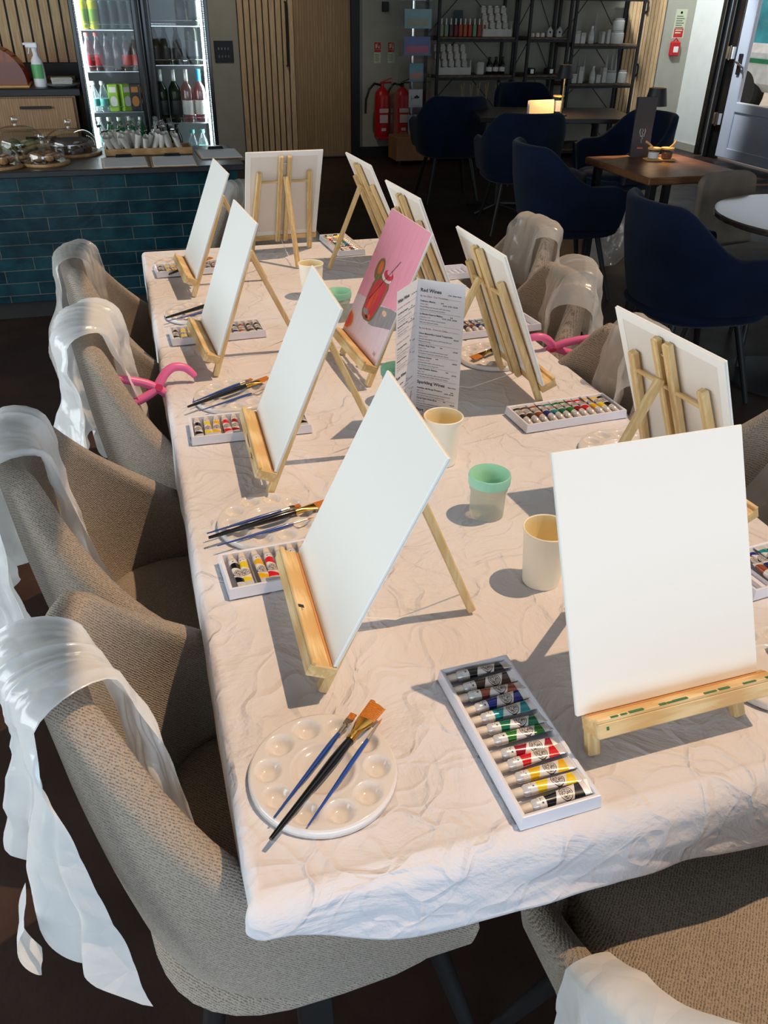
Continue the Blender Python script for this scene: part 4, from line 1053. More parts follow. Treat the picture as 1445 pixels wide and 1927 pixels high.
# dark drinks card
dm = thing('drinks_card', 'tall dark drinks card with corkscrew drawing on the wooden table', 'menu', (2.87,4.44,.751), R(-14))
M_slate = mat('slate_card', lin(64,58,58), .6); M_orange = mat('print_orange', lin(214,110,80), .6); M_sil = mat('print_grey', lin(190,186,184), .6)
cm = Matrix.Rotation(R(-8), 4, 'X')
c = MB().rbox(-.055,.055,-.001,.001,0,.31,.0004, cm); c.build('front_page', M_slate, dm)
MB().rbox(-.055,.055,.028,.030,0,.31,.0004, Matrix.Rotation(R(4),4,'X')).build('rear_page', M_slate, dm)
Mt = cm @ basis((-.045,-.0014,.225), (1,0,0), (0,0,1))
tp_ = MB().box(0,.034,.002,.008,0,.0006,Mt).box(.054,.088,.002,.008,0,.0006,Mt); tp_.tube([Mt @ Vector((.044+.006*math.cos(k*PI/6), .005+.008*math.sin(k*PI/6), .0005)) for k in range(13)], .0014, 6).tube([Mt @ Vector((.036,.016,.0005)), Mt @ Vector((.044,.010,.0005)), Mt @ Vector((.052,.016,.0005))], .0012, 6); tp_.build('title_print', M_orange, dm)
Mt = cm @ basis((-.02,-.0014,.045), (1,0,0), (0,0,1)); MB().box(0,.032,0,.007,0,.0006,Mt).build('footer_print', M_orange, dm)
g = MB(); yy = -.0018
g.bar((-.026,yy,.185),(.026,yy,.185), .007, .001); 
g.tube([(0,yy,.185),(0,yy,.16)], .003, 6); g.tube([(-.010,yy,.16),(-.016,yy,.135),(-.010,yy,.11),(.010,yy,.11),(.016,yy,.135),(.010,yy,.16),(-.010,yy,.16)], .0018, 6)
g.tube([(-.004,yy,.15),(.004,yy,.14),(-.004,yy,.13),(.004,yy,.12),(-.004,yy,.11),(.004,yy,.10),(-.003,yy,.09),(0,yy,.075)], .0016, 6)
g.build('corkscrew_drawing', M_sil, dm); 
for o in (dm.children): 
    if o.name.startswith('corkscrew'): o.rotation_euler.x = R(-8)
# condiment jars
M_lidwood = mat('bamboo_lid', lin(226,176,104), .5)
tr = tag(MB().rbox(-.085,.085,-.035,.035,0,.008,.003).build('jar_tray', M_lidwood, None, loc=(2.93,4.33,.751), rot=(0,0,R(-12))), 'small bamboo tray under two jars on the wooden table', 'tray')
for k, (dx, cc, nm) in enumerate(((-.038, lin(230,226,220), 'white sugar'), (.040, lin(130,80,50), 'brown sugar'))):
    j = thing('condiment_jar', '%s jar with bamboo lid and spoon on the bamboo tray' % nm, 'jar', (2.93+dx*.97, 4.33-dx*.2, .7595))
    MB().lathe([(0,0),(.030,0),(.033,.004),(.033,.045),(.031,.048)], n=28).build('glass', M_glass, j, True)
    MB().lathe([(0,.003),(.029,.003),(.029,.034),(0,.036)], n=24).build('sugar', mat('sugar_%d' % k, cc, .8), j, True)
    MB().lathe([(0,.048),(.036,.048),(.037,.052),(.036,.057),(0,.058)], n=28).build('lid', M_lidwood, j, True)
    MB().tube([(0,0,.05),((-.035,.035)[k],0,.075),((-.062,.045)[k],0,.09)], [.004,.005,.006], 8).build('spoon', M_lidwood, j, True)
# back-table menu and jar glowing in the lamp light
bm = thing('glowing_menu', 'open folded menu lit warm by the lamp on the back table', 'menu', (3.21,6.43,.749), R(8))
MB().rbox(-.115,.115,-.001,.001,0,.105,.0004, Matrix.Rotation(R(-6),4,'X')).build('page', mat('cream_page', lin(250,226,180), .7), bm)
MB().rbox(-.115,.12,.03,.032,0,.10,.0004).build('rear_page', M_paper, bm)
bj = thing('storage_jar', 'clip-top glass jar of sugar sachets beside the back lamp', 'jar', (3.41,6.56,.749))
MB().lathe([(0,0),(.04,0),(.042,.005),(.042,.10),(.038,.112)], n=28).build('glass', M_glass, bj, True)
MB().rbox(-.025,.025,-.02,.02,.004,.085,.004).build('sachets', M_napkin, bj); MB().lathe([(0,.112),(.043,.112),(.043,.122),(0,.124)], n=28).build('lid', M_lidwood, bj, True)
# clear plastic bag on the floor under the wooden table
M_bag = film('clear_bag', lin(215,220,222), .62, .35)
def bagf(a, q):
    th = 2*PI*a; ph = PI*q; r_ = .15*math.sin(ph)**.7*(1+.25*vn(math.cos(th)*2, math.sin(th)*2, q*3, 1.5))
    return (r_*math.cos(th), r_*math.sin(th)*.8, .24-.24*math.cos(ph)+.02*vn(a*8, q*8))
bg_ = MB().grid(bagf, 40, 24).build('plastic_bag', M_bag, None, 'all', loc=(3.0,4.85,.005)); tag(bg_, 'crumpled clear plastic bag under the square wooden table', 'bag')
# ------------------------------------------------------------------ service counter
CY = 4.675
ct = thing('service_counter', 'cafe counter fronted with glossy teal brick tiles', 'counter', (-1.2,CY,0))
MB().box(-1.6,1.78,.0,.62,.094,.722).build('tiled_front', M_tile, ct)
MB().box(-1.6,1.76,.03,.60,0,.094).build('plinth', mat('plinth_black', (.02,.018,.017), .7), ct)
MB().rbox(-1.6,1.82,-.03,.66,.722,.752,.004).build('worktop', mat('slate_worktop', lin(46,46,50), .35, bs=.1), ct)
WZ = .7525
# back counter with drawer
bc = thing('back_counter', 'oak fronted back counter with black worktop behind the glass domes', 'cabinet', (-1.2,5.76,0))
MB().box(-1.5,.98,.02,.66,.0,.985).build('carcass', M_oakx, bc)
dw = MB().rbox(.0,.965,0,.02,.805,.975,.003).build('drawer', M_oakx, bc); MB().bar((.66,-.014,.925),(.835,-.014,.925),.014,.014).build('handle', M_black, dw)
dw = MB().rbox(.0,.965,0,.02,.10,.795,.003).build('door', M_oakx, bc); MB().bar((.66,-.014,.76),(.835,-.014,.76),.014,.014).build('handle', M_black, dw)
MB().rbox(-1.5,1.015,-.02,.68,.985,1.025,.004).build('worktop', mat('black_worktop', lin(34,34,36), .4), bc)
MB().rbox(-1.5,1.01,.655,.68,1.025,1.12,.003).build('upstand', M_black, bc)
BZ = 1.0255
sb = thing('spray_bottle', 'white spray bottle with green label on the back counter', 'bottle', (-.405,5.86,BZ), R(160))
MB().lathe([(0,0),(.036,0),(.038,.006),(.037,.10),(.033,.14),(.016,.165),(.014,.185),(0,.185)], n=28, sx=1, sy=.75).build('bottle_body', M_whiteplastic, sb, True)
MB().lathe([(0,.183),(.017,.183),(.017,.202),(.011,.206),(0,.206)], n=20).rbox(-.022,.052,-.010,.010,.204,.232,.005).bar((.05,0,.226),(.064,0,.222),.012,.012).bar((.030,0,.205),(.040,0,.172),.012,.006).build('spray_head', M_whiteplastic, sb)
lb = MB(); lb.grid(lambda a, b: (.0385*math.cos(PI*1.15+PI*.7*a)*1, .0385*.76*math.sin(PI*1.15+PI*.7*a), .045+.075*b), 12, 3); 
lb.grid(lambda a, b: (-.0385*math.cos(PI*1.15+PI*.7*a)*1, -.0385*.76*math.sin(PI*1.15+PI*.7*a), .045+.075*b), 12, 3); lb.build('label_print', mat('leaf_label', lin(90,170,100), .4), sb, True)
# amber bread dome on the left
M_amber = glassy('amber_acrylic', lin(210,120,40), .1, .05, .5, lin(200,104,24))
bd = thing('bread_bin', 'amber curved bread cover on the back counter at the left edge', 'bread bin', (-.66,5.94,BZ))
MB().grid(lambda a, b: (.185*math.cos(PI*a), -.13+.26*b, .012+.20*math.sin(PI*a)), 24, 1).add([(.185*math.cos(PI*k/20), -.13, .012+.20*math.sin(PI*k/20)) for k in range(21)], [tuple(range(21))]).build('cover', M_amber, bd, True)
MB().rbox(-.195,.195,-.14,.14,0,.012,.004).build('board', M_lidwood, bd)
pt_ = thing('napkin_plate', 'grey plate with folded white napkins on the back counter', 'plate', (-.28,5.84,BZ))
MB().lathe([(0,.004),(.06,.004),(.092,.018),(.096,.018),(.094,.014),(.062,0),(0,0)], n=32).build('dish', mat('grey_plate', lin(130,134,140), .3), pt_, True)
random.seed(5)
for k in range(5):
    MB().rbox(-.06,.055,-.045,.045,.018+.007*k,.0235+.007*k,.002, Matrix.Rotation(R(random.uniform(-14,14)),4,'Z')).build('napkin', M_napkin, pt_)
dc = tag(MB().rbox(-.085,.085,-.05,.05,0,.045,.005).build('snack_box', mat('brown_box', lin(110,84,62), .7), None, loc=(-.29,6.02,BZ)), 'low brown box behind the napkin plate', 'box')
# cake domes
M_board = wood('cake_board', lin(200,160,110), lin(170,128,82), .5, 'x')
M_cake = [mat('cake_crumb', lin(176,126,80), .9, bs=.8, bd=.01, bsc=40, var=.4), mat('cake_choc', lin(70,44,34), .8, bs=.6, bd=.008, bsc=30, var=.3), mat('cake_pastry', lin(160,100,60), .7, bs=.6, bd=.01, bsc=30, var=.5), mat('cake_green', lin(120,120,60), .8, bs=.5, bd=.01, var=.3)]
M_dome = glassy('dome_glass', (.93,.95,.94), .9)
def dome(x, y, r_, h_, label, kind, hk=.0):
    t = thing('cake_dome', label, 'cake dome', (x, y, WZ))
    MB().lathe([(0,0),(r_*1.16,0),(r_*1.18,.004),(r_*1.18,.010),(r_*1.16,.014),(0,.014)], n=44).build('board', M_board, t, True)
    pr = [(r_,.0145)]+[(r_*math.cos(PI/2*k/10)**.75 if k < 10 else .012, .0145+h_*(.35+.65*math.sin(PI/2*k/10))) for k in range(0, 11)]
    MB().lathe(pr, n=44).build('glass_cover', M_dome, t, True)
    zt = .0145+h_
    MB().lathe([(.010,zt-.002),(.009,zt+.010),(.017,zt+.018),(.021,zt+.030),(.017,zt+.042),(.006,zt+.048),(0,zt+.048)], n=24).build('knob', M_dome, t, True)
    random.seed(int(x*1000) % 97)
    if kind == 1: MB().lathe([(0,.016),(r_*.78,.016),(r_*.80,.022),(r_*.80,.065),(r_*.76,.072),(0,.074)], n=30).build('cake', M_cake[1], t, True)
    else:
        for k in range(7 if kind == 0 else 5):
            a = 2*PI*k/6; q = r_*.5 if k < 6 else 0; rr2 = r_*random.uniform(.24,.30)
            b = MB().grid(lambda u, v: (q*math.cos(a)+rr2*math.cos(2*PI*u)*math.sin(PI*v)*(1+.2*vn(u*6, v*6, k)), q*math.sin(a)+rr2*math.sin(2*PI*u)*math.sin(PI*v), .016+rr2*.75*(1-math.cos(PI*v))), 14, 9)
            b.build('bun', M_cake[kind], t, 'all')
    return t
dome(-.385,4.86,.105,.085,'low glass dome over crumbly flapjacks, nearest the tiled edge',0)
dome(-.60,4.80,.10,.10,'glass dome cut off by the left picture edge',0)
dome(-.26,5.16,.135,.115,'large glass dome over a dark cake beside the fridge',1)
dome(-.53,5.19,.135,.13,'glass dome over green-topped cake at the back left',3)
# clipboards
def make_clip():
    t = thing('clipboard', '', 'clipboard')
    MB().rbox(-.118,.118,-.16,.16,0,.005,.003).build('board', M_board, t)
    pp = MB()
    for k in range(3): pp.rbox(-.108+.002*k,.106+.001*k,-.155,.140,.0052+.001*k,.0061+.001*k,.0003)
    pp.build('paper_sheets', M_paper, t)
    MB().rbox(-.045,.045,.128,.152,.0085,.016,.003).tube([(-.04,.14,.018),(.04,.14,.018)], .005, 8).build('spring_clip', M_black, t)
    return t
KCB = Kind(make_clip)
for p, a, l in [((.012,4.80,WZ), 1, 'left clipboard with blank sheets on the counter edge'), ((.262,4.79,WZ), -1, 'middle clipboard with blank sheets below the cutlery box'), ((.525,4.99,WZ), 1, 'right clipboard with blank sheets near the counter end')]:
    KCB.put(l, p, R(a), 'clipboards on the counter')
# cutlery box with napkin rolls
cb = thing('cutlery_box', 'low wooden box full of forks rolled in white napkins', 'box', (.15,5.12,WZ))
MB().box(-.23,.23,-.08,.08,0,.006).rbox(-.235,.235,-.085,-.075,0,.035,.002).rbox(-.235,.235,.075,.085,0,.035,.002).rbox(-.235,-.225,-.075,.075,0,.035,.002).rbox(.225,.235,-.075,.075,0,.035,.002).build('shell', M_board, cb)
def make_roll():
    t = thing('napkin_roll', '', 'rolled cutlery')
    def f(a, q):
        th = 2*PI*a; r_ = .0125+.004*q+.003*vn(math.cos(th)*2, math.sin(th)*2, q*3, 2)+.001*math.sin(th*3+q*5)
        return (r_*math.cos(th), r_*math.sin(th), .105*q)
    b = MB().grid(f, 16, 8); b.tube([(0,0,0),(0,0,.003)], .0125, 12); b.build('napkin', M_napkin, t, 'all')
    k = MB().bar((0,0,.095),(0,0,.14),.006,.0016)
    k.rbox(-.011,.011,-.0012,.0012,.138,.151,.001)
    for i in range(4): k.bar((-.0095+.0063*i,0,.149),(-.0095+.0063*i,0,.180),.0022,.0014)
    k.build('fork', M_chrome, t); return t
KR = Kind(make_roll); random.seed(12); nroll = 0
POS = ['back left', 'front left', 'middle', 'back right', 'front right']
for row, (yy, zz, tl_, cnt) in enumerate([(5.165,.012,18,9), (5.115,.014,34,9), (5.07,.020,58,9)]):
    for k in range(cnt):
        x = -.045+.045*k+random.uniform(-.008,.008)
        if row == 0 and k > 6: continue
        KR.put('white napkin roll with fork in the wooden cutlery box', (x, yy, WZ+zz), group='napkin rolls in the cutlery box', rot=(R(tl_*.55+random.uniform(-8,8)), R(random.uniform(-22,22)), R(random.uniform(-25,25)))); nroll += 1
# ------------------------------------------------------------------ glass door drinks fridge
FX0, FX1, FY, FD, FH = -.175, .615, 5.80, .52, 1.92
fg = thing('drinks_fridge', 'black two-door drinks fridge, brightly lit and full of bottles', 'fridge', (0,0,0))
b = MB(); b.rbox(FX0,FX0+.028,FY,FY+FD,0,FH,.003).rbox(FX1-.028,FX1,FY,FY+FD,0,FH,.003).box(FX0+.02,FX1-.02,FY+FD-.02,FY+FD,0,FH).rbox(FX0,FX1,FY,FY+FD,FH-.16,FH,.003).rbox(FX0,FX1,FY,FY+FD,0,.30,.003)
b.build('cabinet', M_blackgloss, fg)
MB().box(FX0+.03,FX1-.03,FY+FD-.026,FY+FD-.021,.3,FH-.16).build('rear_panel', mat('fridge_liner', lin(84,90,92), .5), fg)
M_led = mat('led_strip', lin(225,245,255), .5, emit=(.8,.95,1), es=14)
def ledbead(x, z0, z1, nm):
    b = MB(); k = int((z1-z0)/.012)
    for i in range(k): b.box(x-.007, x+.007, FY+.035, FY+.041, z0+i*.012, z0+i*.012+.008)
    o = b.build(nm, M_led, fg); return o
ledbead(FX0+.040, .31, FH-.17, 'led_strip'); ledbead(FX1-.040, .31, FH-.17, 'led_strip')
MX = .223
for x0, x1, nm in ((FX0, MX, 'left'), (MX, FX1, 'right')):
    d = MB(); d.rbox(x0+(.0 if nm == 'left' else .002), x0+(.026 if nm == 'left' else .052),FY-.035,FY-.002,.30,FH-.02,.004).rbox(x1-(.052 if nm == 'left' else .026),x1-.002,FY-.035,FY-.002,.30,FH-.02,.004)
    d.rbox(x0+.02,x1-.02,FY-.035,FY-.002,FH-.10,FH-.02,.004).rbox(x0+.02,x1-.02,FY-.035,FY-.002,.30,.36,.004)
    do = d.build('glass_door', M_blackgloss, fg)
    MB().box(x0+.027 if nm == 'left' else x0+.05, x1-.05 if nm == 'left' else x1-.027, FY-.02, FY-.016, .36, FH-.10).build('pane', M_glass, do)
    hx = MX-.022 if nm == 'left' else MX+.030
    MB().rbox(hx-.009,hx+.009,FY-.06,FY-.036,.7,1.5,.004).build('handle', M_black, do)
M_wire = mat('chrome_wire', (.7,.72,.74), .2, 1)
def shelf(x0, x1, z):
    b = MB().bar((x0,FY+.05,z),(x1,FY+.05,z),.006,.006).bar((x0,FY+.05,z+.03),(x1,FY+.05,z+.03),.003,.003).bar((x0,FY+.48,z),(x1,FY+.48,z),.006,.006)
    k = int((x1-x0)/.022)
    for i in range(k+1): x = x0+(x1-x0)*i/k; b.bar((x,FY+.05,z+.001),(x,FY+.48,z+.001),.003,.003)
    b.build('wire_shelf', M_wire, fg)
SHL = [.682,.882,1.104,1.322]; SHR = [.60,.812,1.137,1.345]
for z in SHL: shelf(FX0+.03, MX-.005, z)
for z in SHR: shelf(MX+.005, FX1-.03, z)
MB().rbox(MX-.006,MX+.006,FY+.02,FY+.5,.30,FH-.16,.002).build('divider', M_black, fg)
lamp('fridge_light_left', 'AREA', (FX0+.05,FY+.06,1.05), (0,R(-90),R(35)), 3.6, (.8,.95,1), shape='RECTANGLE', size=1.4, size_y=.02)
lamp('fridge_light_right', 'AREA', (FX1-.05,FY+.06,1.05), (0,R(90),R(-35)), 3.6, (.8,.95,1), shape='RECTANGLE', size=1.4, size_y=.02)
def bottle_kind(style, glassm, liqm, labm, capm):
    def mk():
        t = thing('drink_bottle', '', 'bottle')
        if style == 'wine': pr = [(0,.0),(.035,0),(.0375,.005),(.0375,.175),(.034,.195),(.016,.225),(.0140,.24),(.0140,.285),(0,.285)]; lb = (.045,.125,.0380); cp = (.0150,.232,.298)
        elif style == 'beer': pr = [(0,0),(.028,0),(.030,.004),(.030,.11),(.026,.13),(.0135,.16),(.012,.19),(0,.19)]; lb = (.03,.085,.0304); cp = (.0135,.182,.200)
        elif style == 'small': pr = [(0,0),(.028,0),(.031,.006),(.031,.085),(.024,.11),(.0135,.135),(.013,.15),(0,.15)]; lb = (.03,.07,.0314); cp = (.0155,.145,.166)
        MB().lathe(pr, n=20).build('glass', glassm, t, True)
        if liqm: MB().lathe([(max(0, r_-.002), z+.002) for r_, z in pr[:-2]]+[(0, pr[-3][1])], n=16).build('drink', liqm, t, True)
        if labm: MB().lathe([(lb[2], lb[0]), (lb[2]+.0002, lb[0]+.001), (lb[2]+.0002, lb[1]), (lb[2], lb[1]+.001)], n=20, cap=False).build('label_band', labm, t, True)
        if capm: MB().lathe([(cp[0]*.97,cp[1]),(cp[0],cp[1]+.002),(cp[0],cp[2]-.002),(cp[0]*.9,cp[2]),(0,cp[2])], n=16).build('cap', capm, t, True)
        return t
    return Kind(mk)
mm = lambda n_, c, r_=.4: mat(n_, lin(*c), r_)
L_cream = mm('lab_cream', (224,220,212)); L_coral = mm('lab_coral', (210,90,84)); L_red = mm('lab_red', (190,40,50)); L_black = mm('lab_black', (30,30,32)); L_yel = mm('lab_yellow', (206,210,30)); L_lime = mm('lab_lime', (150,190,60)); L_blue = mm('cap_blue', (40,150,200)); L_silver = mat('cap_silver', lin(210,214,210), .3, .5); L_teal = mm('lab_teal', (110,190,180)); L_org = mm('lab_orange', (206,130,40)); L_dark = mm('cap_dark', (40,40,40))
Q_rose = glassy('rose_wine', (.85,.45,.4), .1, .03, .25, lin(210,110,100)); Q_red = glassy('red_drink', (.6,.15,.15), .1, .03, .3, lin(140,30,40)); Q_peach = glassy('peach_drink', (.85,.65,.5), .1, .03, .8, lin(140,100,84)); Q_clear = glassy('clear_bottle', (.9,.95,.95), .25, .03, .12, lin(220,230,235))
Q_yellow = glassy('yellow_can_glass', (.9,.9,.2), .2, .05, .5, lin(206,206,50))
K_red = bottle_kind('beer', Q_clear, Q_red, L_red, L_coral); K_brown = bottle_kind('beer', Q_clear, Q_peach, None, L_dark); K_peach = bottle_kind('beer', Q_clear, Q_peach, L_coral, L_dark)
K_green = bottle_kind('small', M_glassgreen, None, None, L_silver); K_wineg = bottle_kind('wine', M_dark_glass, None, L_black, L_silver); K_rose = bottle_kind('wine', Q_clear, Q_rose, L_cream, L_silver); K_roseb = bottle_kind('wine', Q_clear, Q_red, L_cream, L_blue)
K_winey = bottle_kind('wine', M_dark_glass, None, L_black, L_yel); K_tealb = bottle_kind('small', Q_clear, None, L_teal, L_teal); K_dkb = bottle_kind('beer', M_dark_glass, None, L_black, L_dark); K_water = bottle_kind('small', Q_clear, None, L_teal, L_silver)
def make_can(c1, c2):
    def mk():
        t = thing('drink_can', '', 'can')
        MB().lathe([(0,0),(.024,0),(.029,.006),(.029,.135),(.024,.145),(0,.143)], n=24).build('can_body', c1, t, True)
        MB().lathe([(.0293,.04),(.0294,.042),(.0294,.10),(.0293,.102)], n=24).build('label_band', c2, t, True); return t
    return Kind(mk)
def make_carton(c1, c2):
    def mk():
        t = thing('juice_carton', '', 'carton')
        MB().rbox(-.03,.03,-.03,.03,0,.15,.004).build('box', c1, t)
        d = MB(); d.add([(.022*math.cos(2*PI*k/16),-.0305,.055+.03*math.sin(2*PI*k/16)) for k in range(16)],[tuple(range(16))]); d.box(-.02,.02,-.0306,-.03,.105,.135); d.build('fruit_print', c2, t); return t
    return Kind(mk)
K_can = make_can(L_yel, L_lime); K_carton = make_carton(L_lime, L_cream); K_carton2 = make_carton(L_dark, L_org); K_can2 = make_can(mm('can_dark', (40,60,50)), L_black)
FB = FY+.085
def row(kinds, xs, z, where, grp, y=FB):
    for i, (k, x, d) in enumerate(zip(kinds, xs, [None]*len(xs) if len(kinds[0]) == 1 else [q[1] for q in kinds])):
        kk, desc = k; kk.put('%s %s' % (desc, where), (x, y, z+.004), random.uniform(-.5,.5), grp)
row([(K_can,'leftmost yellow-green can'),(K_can,'second yellow-green can'),(K_can2,'first dark can after the yellow ones'),(K_can2,'second dark can'),(K_can2,'third dark can'),(K_can2,'last dark can beside the centre frame')], [-.105,-.045,.012,.066,.120,.172], 1.322, 'on the top left fridge shelf', 'cans on the top left fridge shelf')
row([(K_red,'leftmost red-labelled bottle'),(K_red,'second red-labelled bottle'),(K_brown,'plain peach bottle third from left'),(K_brown,'plain peach bottle fourth from left'),(K_peach,'coral-labelled bottle fifth from left'),(K_peach,'rightmost coral-labelled bottle')], [-.105,-.050,.005,.058,.115,.170], 1.104, 'on the second left fridge shelf', 'bottles on the second left fridge shelf')
row([(K_water,'leftmost clear water bottle'),(K_water,'second clear water bottle'),(K_carton,'left lime-green carton'),(K_carton,'right lime-green carton'),(K_carton2,'left dark carton with orange fruit'),(K_carton2,'right dark carton with orange fruit')], [-.112,-.055,.008,.072,.132,.184], .882, 'on the third left fridge shelf', 'cartons on the third left fridge shelf')
row([(K_water,'clear bottle'),(K_green,'first green bottle'),(K_green,'second green bottle'),(K_green,'third green bottle'),(K_green,'rightmost green bottle')], [-.105,-.045,.015,.078,.145], .682, 'on the lowest visible left fridge shelf', 'bottles on the lower left fridge shelf')
row([(K_dkb,'dark bottle left'),(K_winey,'tall bottle beside the light strip')], [.46,.535], 1.345, 'on the top right fridge shelf', 'bottles on the top right fridge shelf')
row([(K_dkb,'leftmost short bottle'),(K_dkb,'second short bottle'),(K_dkb,'short dark bottle with black label'),(K_winey,'bottle with yellow neck')], [.29,.35,.42,.51], 1.137, 'on the second right fridge shelf', 'bottles on the second right fridge shelf')
row([(K_wineg,'left green wine bottle with silver neck'),(K_wineg,'right green wine bottle with silver neck'),(K_rose,'rose wine bottle with cream label'),(K_roseb,'blue-capped rose wine bottle')], [.295,.375,.452,.532], .812, 'on the third right fridge shelf', 'wine bottles in the fridge')
row([(K_dkb,'dark bottle in a row of three, left'),(K_dkb,'dark bottle in a row of three, middle'),(K_dkb,'dark bottle in a row of three, right'),(K_tealb,'left turquoise bottle'),(K_tealb,'right turquoise bottle')], [.265,.315,.365,.46,.525], .60, 'on the lower right fridge shelf', 'bottles on the lower right fridge shelf')
# ------------------------------------------------------------------ on the back wall
sp_ = thing('switch_panel', 'black panel of eight rocker switches on the grey wall', 'switch panel', (1.137,YB,1.025))
MB().rbox(-.095,.095,-.014,0,-.095,.095,.003).build('plate', M_black, sp_)
for i in range(4):
    for j in range(2): MB().rbox(-.062+.032*i,-.044+.032*i,-.020,-.012,-.055+.068*j,-.028+.068*j,.002).build('switch', M_blackgloss, sp_)
tag(MB().rbox(-.035,.035,-.03,0,-.045,.045,.004).build('wall_sensor', M_black, None, loc=(2.83,YB,1.43)), 'small black box high on the wall above the fire signs', 'sensor')
M_red = mat('signal_red', lin(190,24,30), .35); M_photo = mat('photolum', lin(196,200,170), .6)
def sign(x, z, label):
    t = thing('fire_sign', label, 'sign', (x,YB,z))
    MB().rbox(-.038,.038,-.003,0,-.098,.098,.001).build('plate', M_photo, t)
    MB().box(-.036,.036,-.0036,-.003,.03,.096).box(-.036,.036,-.0036,-.003,.005,.026).build('red_panel', M_red, t)
    g = MB(); g.box(-.022,-.006,-.0042,-.0036,.042,.082).box(-.003,.002,-.0042,-.0036,.05,.088).add([(.008,-.0042,.040),(.026,-.0042,.040),(.017,-.0042,.075)],[(0,1,2)]); g.build('symbol', M_photo, t)
    tt = MB()
    for k in range(5): tt.box(-.028,.012+.01*(k%2),-.0034,-.003,-.018-.014*k,-.014-.014*k)
    tt.build('small_print', M_black, t)
sign(2.752, 1.015, 'left fire extinguisher sign above the red extinguisher'); sign(2.905, 1.015, 'right fire extinguisher sign beside the card spinner')
def extinguisher(x, label, colm):
    t = thing('fire_extinguisher', label, 'fire extinguisher', (x,YB-.12,0))
    MB().lathe([(0,.22),(.07,.22),(.078,.235),(.08,.25),(.08,.60),(.07,.65),(.04,.685),(.022,.70),(0,.70)], n=32).build('cylinder', M_red, t, True)
    MB().tube([(0,0,.70),(0,0,.735)], .02, 12).rbox(-.02,.10,-.012,.012,.735,.75,.004).bar((-.01,0,.745),(.10,0,.785),.02,.006).build('valve_handle', colm, t)
    MB().tube([(-.02,0,.72),(-.09,-.01,.735),(-.15,-.02,.68),(-.185,-.02,.58),(-.19,-.02,.45)], .012, 10).build('hose', M_black, t, True)
    MB().box(-.05,.05,-.0815,-.078,.46,.50).box(-.045,.045,-.0815,-.078,.36,.44).box(-.025,.025,-.0815,-.078,.28,.31).build('instruction_print', mat('label_pale', lin(214,196,190), .6), t)
    MB().rbox(-.05,.05,.07,.12,.20,.24,.004).rbox(-.06,.06,-.08,.08,.195,.22,.003).build('wall_bracket', M_red, t)
extinguisher(2.775, 'red fire extinguisher with black hose, left of the pair', M_red)
extinguisher(3.0, 'second red extinguisher half behind the card spinner', M_blackgloss)
# card spinner
sn = thing('card_spinner', 'clear rotating card rack on a plywood box base', 'card rack', (2.98,9.02,0))
MB().rbox(-.19,.19,-.15,.15,.04,.27,.004).build('box_base', wood('spinner_ply', lin(176,128,88), lin(150,104,70), .6, 'z'), sn)
for sx in (-1,1): MB().lathe([(0,0),(.022,0),(.022,.04),(0,.04)], (sx*.15,-.11,0), 14).build('castor', M_black, sn)
MB().tube([(0,0,.27),(0,0,1.75)], .02, 12).build('column', M_chrome, sn, True)
pk = MB()
for k in range(6):
    z = .31+.235*k
    pk.box(-.17,.17,-.125,-.120,z,z+.03).box(-.17,.17,-.09,-.087,z,z+.21).box(-.17,-.166,-.125,-.09,z,z+.15).box(.166,.17,-.125,-.09,z,z+.15).box(-.17,.17,-.125,-.087,z,z+.003)
pk.box(-.18,-.177,-.12,.12,.28,1.75).box(.177,.18,-.12,.12,.28,1.75); pk.build('clear_pockets', M_glass, sn)
cc = [((150,166,176),(120,130,136),'pale seascape card in the lowest spinner pocket'), ((206,212,216),(40,44,50),'white card with dark sketch in the second spinner pocket'), ((120,166,176),(190,150,140),'beach scene card in the third spinner pocket'),
      ((120,130,176),(196,120,140),'pink and violet card in the fourth spinner pocket'), ((150,190,196),(176,176,150),'blue sky card in the fifth spinner pocket'), ((226,228,232),(90,110,130),'white framed photo card at the top of the spinner')]
for k, (c1, c2, l) in enumerate(cc):
    w_ = .075 if k not in (3,4) else .14
    t = thing('greeting_card', l, 'card', (3.0,9.02-.108,.316+.235*k), group=None, rot=(R(-4),0,0))
    MB().rbox(-w_,w_,-.001,.001,0,.165,.0005).build('card_sheet', mm('card_a%d' % k, c1, .7), t)
    if k == 1:
        g = MB(); g.box(-.05,.03,-.0016,-.001,.08,.084).rbox(-.015,.04,-.0018,-.001,.085,.10,.0003).box(.0,.025,-.0018,-.001,.10,.11).box(-.048,-.044,-.0016,-.001,.06,.11); g.build('dark_sketch', L_black, t)
    else:
        MB().box(-w_*.85,w_*.85,-.0016,-.001,.02,.085).build('printed_scene', mm('card_b%d' % k, c2, .7), t)
